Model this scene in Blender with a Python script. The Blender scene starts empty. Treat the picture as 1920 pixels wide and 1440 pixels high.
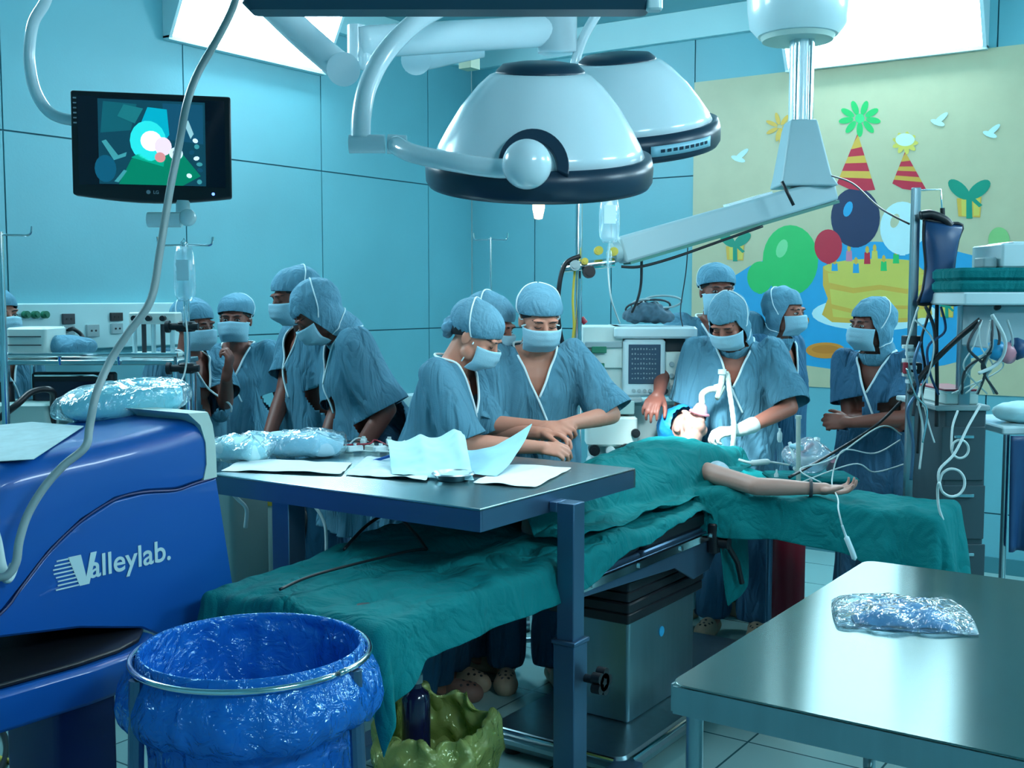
import bpy, bmesh, math, random
import numpy as np
from mathutils import Vector, Matrix, noise
from mathutils.bvhtree import BVHTree
random.seed(7)
scene = bpy.context.scene
COL = scene.collection
R = math.radians
PI = math.pi

# ------------------------------------------------------------------ camera, world, exposure
FPX, PIT, YAW = 2117.0, R(4.46), R(34.5)
CAM = Vector((4.94, -6.67, 1.55))
cd = bpy.data.cameras.new('camera')
cam = bpy.data.objects.new('camera', cd)
COL.objects.link(cam)
cam.location = CAM
cam.rotation_euler = (PI/2-PIT, 0, YAW)
cd.sensor_width = 36
cd.lens = FPX/1920*36
cd.clip_start = 0.05
scene.camera = cam
w = bpy.data.worlds.new('world')
scene.world = w
w.use_nodes = True
w.node_tree.nodes['Background'].inputs[0].default_value = (0.25, 0.6, 0.7, 1)
w.node_tree.nodes['Background'].inputs[1].default_value = 0.15
vs = scene.view_settings
vs.view_transform = 'Standard'
vs.look = 'None'
vs.gamma = 1
vs.use_curve_mapping = False
vs.exposure = 1.35
try:
    scene.cycles.max_bounces = 8
    scene.cycles.diffuse_bounces = 4
    scene.cycles.transparent_max_bounces = 12
    scene.cycles.sample_clamp_indirect = 6
except Exception:
    pass
LAMP_POWER = 15.0

# ------------------------------------------------------------------ placing by measured distance
CY, SY = math.cos(YAW), math.sin(YAW)
FW = Vector((-SY*math.cos(PIT), CY*math.cos(PIT), -math.sin(PIT)))
RT = Vector((CY, SY, 0))
UP = Vector((-SY*math.sin(PIT), CY*math.sin(PIT), math.cos(PIT)))
HF = Vector((-SY, CY, 0))
def ray(u, v):
    return FW + RT*((u-960)/FPX) + UP*((720-v)/FPX)
def at(u, v, d):
    r = ray(u, v); return CAM + r*(d/r.dot(HF))
def on_z(u, v, z):
    r = ray(u, v); return CAM + r*((z-CAM.z)/r.z)
def on_x(u, v, x):
    r = ray(u, v); return CAM + r*((x-CAM.x)/r.x)
def on_y(u, v, y):
    r = ray(u, v); return CAM + r*((y-CAM.y)/r.y)

# ------------------------------------------------------------------ materials
MATS = {}
def mat(name, col, rough=.5, metal=0, var=0, vs_=4, bump=0, bs=60, trans=0, spec=.5, coat=0, emit=0, ecol=None, aniso=0, stretch=(1,1,1), alpha=1, sub=0, fold=0, fs=(9, 9, 3)):
    if name in MATS: return MATS[name]
    m = bpy.data.materials.new(name); MATS[name] = m
    m.use_nodes = True
    nt = m.node_tree; b = nt.nodes['Principled BSDF']
    b.inputs['Base Color'].default_value = (*col, 1)
    b.inputs['Roughness'].default_value = rough
    b.inputs['Metallic'].default_value = metal
    b.inputs['Transmission Weight'].default_value = trans
    b.inputs['Specular IOR Level'].default_value = spec
    b.inputs['Coat Weight'].default_value = coat
    b.inputs['Alpha'].default_value = alpha
    if sub:
        b.inputs['Subsurface Weight'].default_value = sub
        b.inputs['Subsurface Radius'].default_value = (.02, .008, .005)
        b.inputs['Subsurface Scale'].default_value = .5
    if aniso:
        b.inputs['Anisotropic'].default_value = aniso
        t = nt.nodes.new('ShaderNodeCombineXYZ'); t.inputs[0].default_value = -.30; t.inputs[1].default_value = .955
        nt.links.new(t.outputs[0], b.inputs['Tangent'])
    if emit:
        b.inputs['Emission Color'].default_value = (*(ecol or col), 1)
        b.inputs['Emission Strength'].default_value = emit
    tc = nt.nodes.new('ShaderNodeTexCoord'); mp = nt.nodes.new('ShaderNodeMapping')
    mp.inputs['Scale'].default_value = stretch
    nt.links.new(tc.outputs['Object'], mp.inputs[0])
    n = nt.nodes.new('ShaderNodeTexNoise'); n.inputs['Scale'].default_value = vs_; n.inputs['Detail'].default_value = 5
    nt.links.new(mp.outputs[0], n.inputs['Vector'])
    mx = nt.nodes.new('ShaderNodeMix'); mx.data_type = 'RGBA'
    v = var if var else .04
    mx.inputs['A'].default_value = (*[max(0, c*(1-v)) for c in col], 1)
    mx.inputs['B'].default_value = (*[min(1, c*(1+v)) for c in col], 1)
    nt.links.new(n.outputs['Fac'], mx.inputs['Factor'])
    nt.links.new(mx.outputs['Result'], b.inputs['Base Color'])
    if bump:
        n2 = nt.nodes.new('ShaderNodeTexNoise'); n2.inputs['Scale'].default_value = bs; n2.inputs['Detail'].default_value = 4
        nt.links.new(mp.outputs[0], n2.inputs['Vector'])
        bp = nt.nodes.new('ShaderNodeBump'); bp.inputs['Strength'].default_value = bump; bp.inputs['Distance'].default_value = .01
        nt.links.new(n2.outputs['Fac'], bp.inputs['Height']); nt.links.new(bp.outputs[0], b.inputs['Normal'])
        if fold:   # soft cloth creases
            m3 = nt.nodes.new('ShaderNodeMapping'); m3.inputs['Scale'].default_value = fs; nt.links.new(tc.outputs['Object'], m3.inputs[0])
            n3 = nt.nodes.new('ShaderNodeTexNoise'); n3.inputs['Scale'].default_value = 1; n3.inputs['Detail'].default_value = 3; n3.inputs['Distortion'].default_value = .9
            nt.links.new(m3.outputs[0], n3.inputs['Vector'])
            a1 = nt.nodes.new('ShaderNodeMath'); a1.operation = 'SUBTRACT'; a1.inputs[1].default_value = .5; nt.links.new(n3.outputs['Fac'], a1.inputs[0])
            a2 = nt.nodes.new('ShaderNodeMath'); a2.operation = 'ABSOLUTE'; nt.links.new(a1.outputs[0], a2.inputs[0])
            b2 = nt.nodes.new('ShaderNodeBump'); b2.inputs['Strength'].default_value = min(1, fold); b2.inputs['Distance'].default_value = .09
            nt.links.new(a2.outputs[0], b2.inputs['Height']); nt.links.new(bp.outputs[0], b2.inputs['Normal']); nt.links.new(b2.outputs[0], b.inputs['Normal'])
    return m

def film(name, tint=(.75, .95, 1), shine=.22, bs=18, bump=.8, opaque=.1, gcol=(1, 1, 1)):
    """thin crinkled clear plastic: mostly see-through with glossy creases"""
    if name in MATS: return MATS[name]
    m = bpy.data.materials.new(name); MATS[name] = m; m.use_nodes = True
    nt = m.node_tree; nt.nodes.clear()
    o = nt.nodes.new('ShaderNodeOutputMaterial')
    tr = nt.nodes.new('ShaderNodeBsdfTransparent'); tr.inputs[0].default_value = (*tint, 1)
    gl = nt.nodes.new('ShaderNodeBsdfGlossy'); gl.inputs[0].default_value = (*gcol, 1); gl.inputs['Roughness'].default_value = .12
    df = nt.nodes.new('ShaderNodeBsdfDiffuse'); df.inputs[0].default_value = (*tint, 1)
    tc = nt.nodes.new('ShaderNodeTexCoord')
    n = nt.nodes.new('ShaderNodeTexNoise'); n.inputs['Scale'].default_value = bs; n.inputs['Detail'].default_value = 3; n.inputs['Distortion'].default_value = 1.2
    nt.links.new(tc.outputs['Object'], n.inputs['Vector'])
    bp = nt.nodes.new('ShaderNodeBump'); bp.inputs['Strength'].default_value = bump; bp.inputs['Distance'].default_value = .02
    nt.links.new(n.outputs['Fac'], bp.inputs['Height']); nt.links.new(bp.outputs[0], gl.inputs['Normal'])
    fr = nt.nodes.new('ShaderNodeLayerWeight'); fr.inputs[0].default_value = .5
    pw = nt.nodes.new('ShaderNodeMath'); pw.operation = 'POWER'; pw.inputs[1].default_value = 3; nt.links.new(fr.outputs['Facing'], pw.inputs[0])
    ml = nt.nodes.new('ShaderNodeMath'); ml.operation = 'MULTIPLY'; ml.inputs[1].default_value = shine*2.4; nt.links.new(pw.outputs[0], ml.inputs[0])
    nt.links.new(bp.outputs[0], fr.inputs['Normal'])
    ad = nt.nodes.new('ShaderNodeMath'); ad.operation = 'ADD'; ad.use_clamp = True; ad.inputs[1].default_value = .08
    nt.links.new(ml.outputs[0], ad.inputs[0])
    m0 = nt.nodes.new('ShaderNodeMixShader'); m0.inputs[0].default_value = opaque
    nt.links.new(tr.outputs[0], m0.inputs[1]); nt.links.new(df.outputs[0], m0.inputs[2])
    m1 = nt.nodes.new('ShaderNodeMixShader')
    nt.links.new(ad.outputs[0], m1.inputs[0]); nt.links.new(m0.outputs[0], m1.inputs[1]); nt.links.new(gl.outputs[0], m1.inputs[2])
    nt.links.new(m1.outputs[0], o.inputs[0])
    return m

LT = (.70, .97, 1.0)
WALL = mat('wall_panel', (.15, .45, .52), .45, var=.12, vs_=1.6, bump=.06, bs=90)
GROOVE = mat('wall_groove', (.02, .12, .16), .8)
BAND = mat('white_band', (.42, .72, .76), .5)
CEIL = mat('ceiling_paint', (.20, .45, .50), .6, var=.08)
WHITE = mat('white_enamel', (.62, .80, .83), .3, coat=.3)
OFFW = mat('offwhite_plastic', (.66, .80, .76), .4)
LAMPW = mat('lamp_white', (.74, .90, .95), .22, coat=.5)
DARKB = mat('dark_rubber_blue', (.012, .035, .065), .35)
BLACK = mat('black_plastic', (.008, .01, .014), .4)
DARK = mat('dark_grey', (.03, .04, .05), .5)
STEEL = mat('brushed_steel', (.42, .56, .58), .24, 1, var=.06, vs_=12, aniso=.85, bump=.03, bs=8, stretch=(1, 40, 40))
STEEL2 = mat('steel_sheet', (.30, .42, .46), .32, 1, var=.12, vs_=5, bump=.04, bs=10, stretch=(6, 6, .6))
STEELD = mat('dull_steel_blue', (.10, .19, .30), .35, .8, var=.15)
CHROME = mat('chrome', (.75, .82, .85), .12, 1)
VBLUE = mat('cart_blue', (.003, .085, .36), .36, coat=.35, var=.04)
VBLUED = mat('cart_dark_blue', (.004, .02, .12), .45)
GREEN = mat('green_drape', (.0, .185, .195), .85, var=.16, vs_=7, bump=.25, bs=260, spec=.2, fold=.55, fs=(7, 7, 5))
GOWN = mat('scrub_blue', (.085, .245, .34), .85, var=.14, vs_=6, bump=.2, bs=240, spec=.2, fold=.7, fs=(11, 11, 3))
GOWN2 = mat('scrub_blue_dark', (.045, .15, .26), .85, var=.14, vs_=6, bump=.2, bs=240, spec=.2, fold=.7, fs=(11, 11, 3))
CAPM = mat('cap_blue', (.12, .31, .42), .8, var=.12, vs_=20, bump=.3, bs=120, spec=.2, fold=.35, fs=(16, 16, 9))
MASKM = mat('mask_blue', (.30, .55, .66), .7, var=.06, vs_=30, bump=.15, bs=200, spec=.2)
PIPE = mat('white_piping', (.68, .86, .90), .7)
FLORAL = mat('floral_print', (.12, .30, .42), .8, var=.7, vs_=42, spec=.2)
HAIR = mat('black_hair', (.012, .010, .012), .45)
SKINA = mat('skin_light', (.60, .26, .175), .5, var=.08, vs_=12, sub=.12)
SKINB = mat('skin_tan', (.42, .155, .105), .5, var=.1, vs_=12, sub=.1)
SKINC = mat('skin_brown', (.22, .072, .05), .5, var=.1, vs_=12, sub=.08)
EYEW = mat('eye_white', (.5, .5, .48), .25)
IRIS = mat('eye_dark', (.01, .006, .005), .15)
CLOG = mat('clog_tan', (.42, .32, .22), .6, var=.1)
CLOGP = mat('clog_brown', (.24, .13, .10), .6, var=.1)
PAPER = mat('paper_white', (.74, .84, .85), .8, var=.05, vs_=20)
PAPERB = mat('paper_cyan', (.42, .74, .78), .8, var=.08, vs_=14)
WRAP = mat('wrap_cyan', (.22, .62, .70), .7, var=.12, vs_=9)
CLEAR = film('clear_plastic', shine=.42, bs=22, bump=1)
BAGB = film('bag_blue_plastic', (.01, .16, .62), .3, 26, 1, .78, gcol=(.45, .8, 1))
BAGY = film('bag_yellow_plastic', (.46, .54, .16), .3, 20, 1, .6, gcol=(.8, .9, .6))
HOSE = mat('hose_grey', (.32, .40, .40), .4)
CABLE = mat('cable_white', (.55, .68, .68), .45)
YEL = mat('yellow_plastic', (.62, .50, .06), .5)
RED = mat('red_paint', (.30, .012, .03), .45)
GRN = mat('green_plastic', (.01, .18, .10), .5)
GLOVE = mat('glove_latex', (.66, .74, .72), .5, sub=.05)

# ------------------------------------------------------------------ object helpers
ROOTM = {}
def setp(o, label=None, cat=None, group=None, kind=None):
    if label: o['label'] = label
    if cat: o['category'] = cat
    if group: o['group'] = group
    if kind: o['kind'] = kind
    return o
def thing(name, loc, label, cat, rz=0, group=None):
    o = bpy.data.objects.new(name, None); COL.objects.link(o)
    o.empty_display_size = .1
    o.location = loc; o.rotation_euler = (0, 0, rz)
    ROOTM[o.name] = Matrix.Translation(Vector(loc)) @ Matrix.Rotation(rz, 4, 'Z')
    return setp(o, label, cat, group)

def link_mesh(name, me, mats, parent=None, smooth=True, recenter=True):
    """verts in me are WORLD coordinates; bring them under the parent"""
    if not isinstance(mats, (list, tuple)): mats = [mats]
    for m in mats: me.materials.append(m)
    o = bpy.data.objects.new(name, me); COL.objects.link(o)
    n = len(me.vertices)
    co = np.empty(n*3); me.vertices.foreach_get('co', co); co = co.reshape(-1, 3)
    if parent is not None:
        M = ROOTM[parent.name]
        Mi = np.array(M.inverted())
        co = co @ Mi[:3, :3].T + Mi[:3, 3]
        c = (co.min(0)+co.max(0))/2
        co -= c
        o.parent = parent
        o.location = c
        ROOTM[o.name] = M @ Matrix.Translation(Vector(c))
    elif recenter:
        c = (co.min(0)+co.max(0))/2; c[2] = co[:, 2].min()
        co -= c; o.location = c
        ROOTM[o.name] = Matrix.Translation(Vector(c))
    me.vertices.foreach_set('co', co.ravel()); me.update()
    if smooth: me.polygons.foreach_set('use_smooth', [True]*len(me.polygons))
    return o

def frame_from(z, hint=Vector((0, 0, 1))):
    z = z.normalized()
    if abs(z.dot(hint)) > .97: hint = Vector((1, 0, 0))
    x = hint.cross(z).normalized(); y = z.cross(x)
    return x, y, z

class G:
    """collects shapes, then builds ONE mesh object"""
    def __init__(s): s.v = []; s.f = []; s.m = []; s.M = Matrix.Identity(4); s.mi = 0
    def add(s, vs_, fs):
        n = len(s.v); s.v += [s.M @ Vector(p) for p in vs_]
        for f in fs: s.f.append(tuple(i+n for i in f)); s.m.append(s.mi)
        return s
    def box(s, a, b, M=None):
        x0, y0, z0 = a; x1, y1, z1 = b
        v = [(x0,y0,z0),(x1,y0,z0),(x1,y1,z0),(x0,y1,z0),(x0,y0,z1),(x1,y0,z1),(x1,y1,z1),(x0,y1,z1)]
        if M: v = [M @ Vector(p) for p in v]
        return s.add(v, [(0,3,2,1),(4,5,6,7),(0,1,5,4),(1,2,6,5),(2,3,7,6),(3,0,4,7)])
    def rbox(s, a, b, r=.01, n=3):
        """box with rounded vertical edges and softened top/bottom"""
        x0, y0, z0 = a; x1, y1, z1 = b
        r = min(r, (x1-x0)/2.01, (y1-y0)/2.01)
        e = min(r*.5, (z1-z0)/2.5)
        def ring(ins, z):
            o = []
            for cx, cy, a0 in ((x1-r, y1-r, 0), (x0+r, y1-r, 90), (x0+r, y0+r, 180), (x1-r, y0+r, 270)):
                for i in range(n+1):
                    t = R(a0+90*i/n); rr = max(r-ins, .0005); o.append((cx+rr*math.cos(t), cy+rr*math.sin(t), z))
            return o
        rings = [ring(e, z0), ring(0, z0+e), ring(0, z1-e), ring(e, z1)]
        return s.loft(rings)
    def loft(s, rings, cap=True, close=True):
        n = len(rings[0]); v = [p for r in rings for p in r]; f = []
        for k in range(len(rings)-1):
            for i in range(n if close else n-1):
                j = (i+1) % n
                f.append((k*n+i, k*n+j, (k+1)*n+j, (k+1)*n+i))
        if cap:
            f.append(tuple(reversed(range(n)))); f.append(tuple((len(rings)-1)*n+i for i in range(n)))
        return s.add(v, f)
    def tube(s, pts, r, n=8, cap=True):
        pts = [Vector(p) for p in pts]; rings = []; m = len(pts)
        rr = r if isinstance(r, (list, tuple)) else [r]*m
        up = None
        for i, p in enumerate(pts):
            d = (pts[min(i+1, m-1)]-pts[max(i-1, 0)])
            if d.length < 1e-9: d = Vector((0, 0, 1))
            d.normalize()
            if up is None: x, y, _ = frame_from(d); up = y
            else:
                x = up.cross(d)
                x = x.normalized() if x.length > 1e-6 else frame_from(d)[0]
                y = d.cross(x); up = y
            rings.append([p+x*rr[i]*math.cos(2*PI*k/n)+y*rr[i]*math.sin(2*PI*k/n) for k in range(n)])
        return s.loft(rings, cap)
    def cyl(s, a, b, r, r2=None, n=20):
        a = Vector(a); b = Vector(b)
        return s.tube([a, b], [r, r if r2 is None else r2], n)
    def lathe(s, prof, c=(0, 0, 0), axis=(0, 0, 1), n=40, cap=True, wob=None):
        x, y, z = frame_from(Vector(axis)); c = Vector(c); rings = []
        for k, (r, h) in enumerate(prof):
            rg = []
            for i in range(n):
                a = 2*PI*i/n; q = r if wob is None else r*wob(a, h)
                rg.append(c+z*h+x*q*math.cos(a)+y*q*math.sin(a))
            rings.append(rg)
        return s.loft(rings, cap)
    def ell(s, c, r, M=None, nu=16, nv=10):
        rings = []
        for k in range(1, nv):
            t = PI*k/nv; z = -math.cos(t); q = math.sin(t)
            rings.append([Vector((r[0]*q*math.cos(2*PI*i/nu), r[1]*q*math.sin(2*PI*i/nu), r[2]*z)) for i in range(nu)])
        v = [p for g in rings for p in g]; n = nu; f = []
        for k in range(len(rings)-1):
            for i in range(n): f.append((k*n+i, k*n+(i+1) % n, (k+1)*n+(i+1) % n, (k+1)*n+i))
        b = len(v); v.append(Vector((0, 0, -r[2]))); v.append(Vector((0, 0, r[2])))
        for i in range(n):
            f.append((b, (i+1) % n, i)); f.append((b+1, (nv-2)*n+i, (nv-2)*n+(i+1) % n))
        c = Vector(c); v = [c+((M @ p) if M else p) for p in v]
        return s.add(v, f)
    def prism(s, pts, off):
        """polygon (3D points) pushed along off"""
        pts = [Vector(p) for p in pts]; off = Vector(off); n = len(pts)
        v = pts+[p+off for p in pts]
        return s.add(v, [tuple(range(n)), tuple(reversed(range(n, 2*n)))]+[(i, i+n, (i+1) % n+n, (i+1) % n) for i in range(n)])
    def mesh(s, name='m', fix=True):
        me = bpy.data.meshes.new(name)
        me.from_pydata([tuple(p) for p in s.v], [], s.f)
        me.polygons.foreach_set('material_index', s.m)
        if fix:
            bm = bmesh.new(); bm.from_mesh(me)
            bmesh.ops.recalc_face_normals(bm, faces=bm.faces); bm.to_mesh(me); bm.free()
        me.update()
        return me
    def build(s, name, mats, parent=None, smooth=False, bevel=0, solid=0, sub=0, auto=True):
        o = link_mesh(name, s.mesh(name), mats, parent, smooth)
        if solid:
            md = o.modifiers.new('s', 'SOLIDIFY'); md.thickness = solid; md.offset = 0
        if bevel:
            md = o.modifiers.new('b', 'BEVEL'); md.width = bevel; md.segments = 2; md.limit_method = 'ANGLE'; md.angle_limit = R(40)
        if sub:
            md = o.modifiers.new('u', 'SUBSURF'); md.levels = md.render_levels = sub
        if not smooth and auto:
            sharp_smooth(o.data)
        return o

def sharp_smooth(me, ang=35):
    bm = bmesh.new(); bm.from_mesh(me)
    for f in bm.faces: f.smooth = True
    for e in bm.edges:
        if len(e.link_faces) == 2 and e.calc_face_angle(0) > R(ang): e.smooth = False
    bm.to_mesh(me); bm.free()

def arc(pts, k=8):
    """smooth Catmull-Rom path through points"""
    P = [Vector(p) for p in pts]; out = []
    for i in range(len(P)-1):
        a = P[max(i-1, 0)]; b = P[i]; c = P[i+1]; d = P[min(i+2, len(P)-1)]
        for t in range(k):
            t /= k
            out.append(.5*((2*b)+(-a+c)*t+(2*a-5*b+4*c-d)*t*t+(-a+3*b-3*c+d)*t**3))
    out.append(P[-1]); return out

def eval_mods(me, mods):
    o = bpy.data.objects.new('tmp', me); COL.objects.link(o)
    for t, kw in mods:
        md = o.modifiers.new('m', t)
        for k, v in kw.items(): setattr(md, k, v)
    dg = bpy.context.evaluated_depsgraph_get(); dg.update()
    r = bpy.data.meshes.new_from_object(o.evaluated_get(dg))
    bpy.data.objects.remove(o); return r

def voxel(g, size, smooth=3, factor=.5):
    """one continuous surface round all the overlapping volumes collected in g"""
    me = g.mesh('v')
    mods = [('REMESH', dict(mode='VOXEL', voxel_size=size, adaptivity=0))]
    if smooth: mods.append(('SMOOTH', dict(factor=factor, iterations=smooth)))
    r = eval_mods(me, mods)
    bpy.data.meshes.remove(me); r.materials.clear()
    return r

def displace(me, fn):
    n = len(me.vertices)
    co = np.empty(n*3); me.vertices.foreach_get('co', co); co = co.reshape(-1, 3)
    no = np.array([tuple(x.vector) for x in me.vertex_normals]) if n < 5 else np.empty(n*3)
    if n >= 5: me.vertex_normals.foreach_get('vector', no); no = no.reshape(-1, 3)
    for i in range(n): co[i] += no[i]*fn(co[i], no[i])
    me.vertices.foreach_set('co', co.ravel()); me.update()

def nz(x, y, z): return noise.noise(Vector((x, y, z)))

def text_mesh(body, size, M, offset=0, depth=.001, shear=0):
    c = bpy.data.curves.new('t', 'FONT'); c.body = body; c.size = size; c.offset = offset; c.extrude = depth; c.shear = shear
    o = bpy.data.objects.new('t', c); COL.objects.link(o)
    dg = bpy.context.evaluated_depsgraph_get(); dg.update()
    me = bpy.data.meshes.new_from_object(o.evaluated_get(dg)); bpy.data.objects.remove(o)
    me.materials.clear(); me.transform(M); return me

# ------------------------------------------------------------------ ROOM
RX, RY, RZ = 6.9, -8.8, 3.345
def struct(g, name, mats, **k):
    o = g.build(name, mats, None, **k); o['kind'] = 'structure'; return o
fl = G(); fl.box((-.1, RY-.1, -.1), (RX+.1, .1, 0))
FLOOR = bpy.data.materials.new('floor_tiles'); FLOOR.use_nodes = True
nt = FLOOR.node_tree; b = nt.nodes['Principled BSDF']
tc = nt.nodes.new('ShaderNodeTexCoord'); br = nt.nodes.new('ShaderNodeTexBrick')
br.offset = 0; br.inputs['Scale'].default_value = 1; br.inputs['Brick Width'].default_value = .45; br.inputs['Row Height'].default_value = .45
br.inputs['Mortar Size'].default_value = .004
br.inputs['Color1'].default_value = (.27, .46, .45, 1); br.inputs['Color2'].default_value = (.24, .43, .43, 1); br.inputs['Mortar'].default_value = (.03, .10, .11, 1)
nt.links.new(tc.outputs['Object'], br.inputs[0]); nt.links.new(br.outputs[0], b.inputs['Base Color'])
b.inputs['Roughness'].default_value = .25
struct(fl, 'floor', FLOOR)
g = G(); g.box((-.1, RY-.1, RZ), (RX+.1, .1, RZ+.1)); struct(g, 'ceiling', CEIL)
def panel_wall(name, vert, horiz, to3, mats=(WALL, GROOVE)):
    g = G(); g.mi = 1
    a0, a1 = vert[0], vert[-1]
    def bx(u0, u1, z0, z1, d0, d1):
        p = [to3(u, z, d) for d in (d0, d1) for (u, z) in ((u0, z0), (u1, z0), (u1, z1), (u0, z1))]
        g.add(p, [(0, 1, 2, 3), (7, 6, 5, 4), (0, 4, 5, 1), (1, 5, 6, 2), (2, 6, 7, 3), (3, 7, 4, 0)])
    bx(a0, a1, 0, RZ, -.1, -.008)
    g.mi = 0
    for i in range(len(vert)-1):
        for j in range(len(horiz)-1):
            bx(vert[i]+.004, vert[i+1]-.004, horiz[j]+.004, horiz[j+1]-.004, -.0085, 0)
    return struct(g, name, list(mats))
HZ = [0, .335, 1.325, 2.315, RZ+.01]
panel_wall('wall_left', [RY]+sorted(-.503-1.045*k for k in range(8))+[0], HZ, lambda u, z, d: (d, u, z))
panel_wall('wall_back', [0, .55, 1.165, 1.765]+[1.765+.6*k for k in range(1, 9)]+[RX], HZ, lambda u, z, d: (u, -d, z))
panel_wall('wall_right', [RY]+sorted(-.5-1.045*k for k in range(8))+[0], HZ, lambda u, z, d: (RX-d, u, z))
panel_wall('wall_front', [.6*k for k in range(12)]+[RX], HZ, lambda u, z, d: (u, RY+d, z))
# white band under the ceiling along each wall
for nm, a, b_ in (('trim_1', (0, RY, 3.165), (.05, 0, RZ)), ('trim_2', (.05, -.05, 3.165), (RX, 0, RZ)),
                  ('trim_3', (RX-.05, RY, 3.165), (RX, -.05, RZ)), ('trim_4', (.05, RY, 3.165), (RX-.05, RY+.05, RZ))):
    g = G(); g.box(a, b_); struct(g, nm, BAND, bevel=.004)
g = G(); g.box((0, RY, 0), (.012, 0, .09)); struct(g, 'baseboard_left', mat('skirting', (.05, .22, .26), .5))
g = G(); g.box((.012, -.012, 0), (RX, 0, .09)); struct(g, 'baseboard_back', MATS['skirting'])

# cove light boxes: sloping lit diffuser between wall and ceiling
DIFF = mat('lit_diffuser', (.8, .95, 1), .4, emit=LAMP_POWER, ecol=(.64, .89, 1.0))
def sortbox(a, b): return tuple(min(x, y) for x, y in zip(a, b)), tuple(max(x, y) for x, y in zip(a, b))
def cove(wall, a0, a1, label):
    if wall == 'A': f = lambda u, z, d: Vector((d, u, z))
    elif wall == 'B': f = lambda u, z, d: Vector((u, -d, z))
    elif wall == 'C': f = lambda u, z, d: Vector((RX-d, u, z))
    else: f = lambda u, z, d: Vector((u, RY+d, z))
    t = thing('cove_light', f((a0+a1)/2, 2.9, .05), label, 'ceiling light', group='sloping ceiling lights')
    g = G()
    for a in (a0, a1-.02):
        g.prism([f(a, 2.90, .002), f(a, 2.90, .05), f(a, RZ-.03, .26), f(a, RZ-.002, .26), f(a, RZ-.002, .052), f(a, 3.16, .052), f(a, 3.16, .002)], f(a+.02, 0, 0)-f(a, 0, 0))
    g.box(*sortbox(f(a0, 2.89, .002), f(a1, 2.91, .05)))
    g.box(*sortbox(f(a0, RZ-.03, .24), f(a1, RZ-.002, .265)))
    g.build('housing', WHITE, t)
    g = G()
    g.prism([f(a0+.02, 2.905, .035), f(a0+.02, RZ-.032, .242), f(a0+.02, RZ-.02, .24), f(a0+.02, 2.92, .02)], f(a1-.02, 0, 0)-f(a0+.02, 0, 0))
    g.build('diffuser', DIFF, t)
    g = G()
    p = f(a0-.03, 3.2, .15); g.tube([p, p+Vector((0, 0, -.05)), p+Vector((.03, 0, -.07))], .006); g.tube([p, f(a0+.005, 3.2, .15)], .005)
    g.build('catch', CHROME, t)
    return t

cove('A', -2.72, -1.55, 'glaring white sloping ceiling light above the hanging flat monitor')
cove('B', 2.38, 3.52, 'glaring white sloping ceiling light above the painted mural')
cove('A', -5.1, -3.9, 'unseen sloping ceiling light added on the left wall outside the left of the frame')  # added out of view to help light the room
cove('B', 4.75, 5.9, 'unseen sloping ceiling light added on the back wall right of the mural')  # extra fixture beyond the frame, added for room light
cove('C', -6.3, -5.1, 'unseen sloping ceiling light added on the right wall near the viewer')  # added out of view to brighten the lamp dome and cart side
cove('C', -3.0, -1.8, 'unseen sloping ceiling light added on the right wall near the back corner')  # another unseen fixture, added as room lighting

# ------------------------------------------------------------------ MURAL (flat painting on the back wall)
def px_poly(pts, y): return [on_y(u, v, y) for u, v in pts]
def ellpts(cx, cy, rx, ry, n=28, rot=0, a0=0, a1=360):
    o = []
    for i in range(n):
        a = R(a0+(a1-a0)*i/(n if a1-a0 == 360 else n-1)); x = rx*math.cos(a); y = ry*math.sin(a)
        o.append((cx+x*math.cos(R(rot))-y*math.sin(R(rot)), cy+x*math.sin(R(rot))+y*math.cos(R(rot))))
    return o
mural = thing('wall_mural', (2.9, -.01, 1.0), 'painted birthday mural with layered cake and gift boxes on cream back wall', 'mural')
PC = {}
def paint(name, col): return mat('paint_'+name, col, .4, var=.08, vs_=9)
CREAM = paint('cream', (.52, .51, .33))
g = G(); g.box((1.765, -.008, 1.0), (4.75, -.0005, 2.90)); g.build('background', CREAM, mural)
lvl = [0]
def art(name, shapes, label=None):
    """shapes: list of (polygon in photo outline, material); each painted layer lies on the one before"""
    g = G(); ms = []
    for pts, m in shapes:
        lvl[0] += 1
        y = -.0082-.00003*lvl[0]
        if m not in ms: ms.append(m)
        g.mi = ms.index(m)
        g.prism(px_poly(pts, y), (0, .00018, 0))
    o = g.build(name, ms, mural, auto=False)
    if label: o['label'] = label
    return o
MB, MO, MY, MG, MR, MW, MN, MP, MDG, MYO = (paint('sky', (.02, .34, .62)), paint('orange', (.72, .26, .03)), paint('yellow', (.66, .56, .10)), paint('green', (.02, .50, .13)),
    paint('red', (.55, .02, .05)), paint('white', (.55, .78, .80)), paint('navy', (.012, .03, .09)), paint('pink', (.60, .22, .34)), paint('darkgreen', (.0, .28, .18)), paint('gold', (.70, .42, .06)))
art('painted_table', [(ellpts(1640, 575, 300, 122), MB)], 'bright blue painted round table')
art('painted_plate', [(ellpts(1640, 588, 118, 32), MW)])
cake = [(1543, 500), (1560, 492), (1630, 486), (1700, 490), (1752, 500), (1752, 530), (1744, 560), (1748, 590), (1700, 604), (1620, 607), (1560, 604), (1541, 590), (1552, 560), (1543, 535)]
art('painted_cake', [(cake, MYO), ([(1552, 512), (1742, 514), (1736, 596), (1700, 596), (1620, 599), (1562, 594)], MY),
    (ellpts(1648, 502, 104, 17), MY), ([(1546, 528), (1600, 540), (1650, 534), (1700, 542), (1748, 528), (1746, 538), (1700, 551), (1650, 543), (1600, 550), (1548, 540)], MYO),
    ([(1550, 568), (1600, 580), (1660, 572), (1744, 574), (1744, 580), (1660, 579), (1600, 588), (1550, 576)], MYO)])
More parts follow.
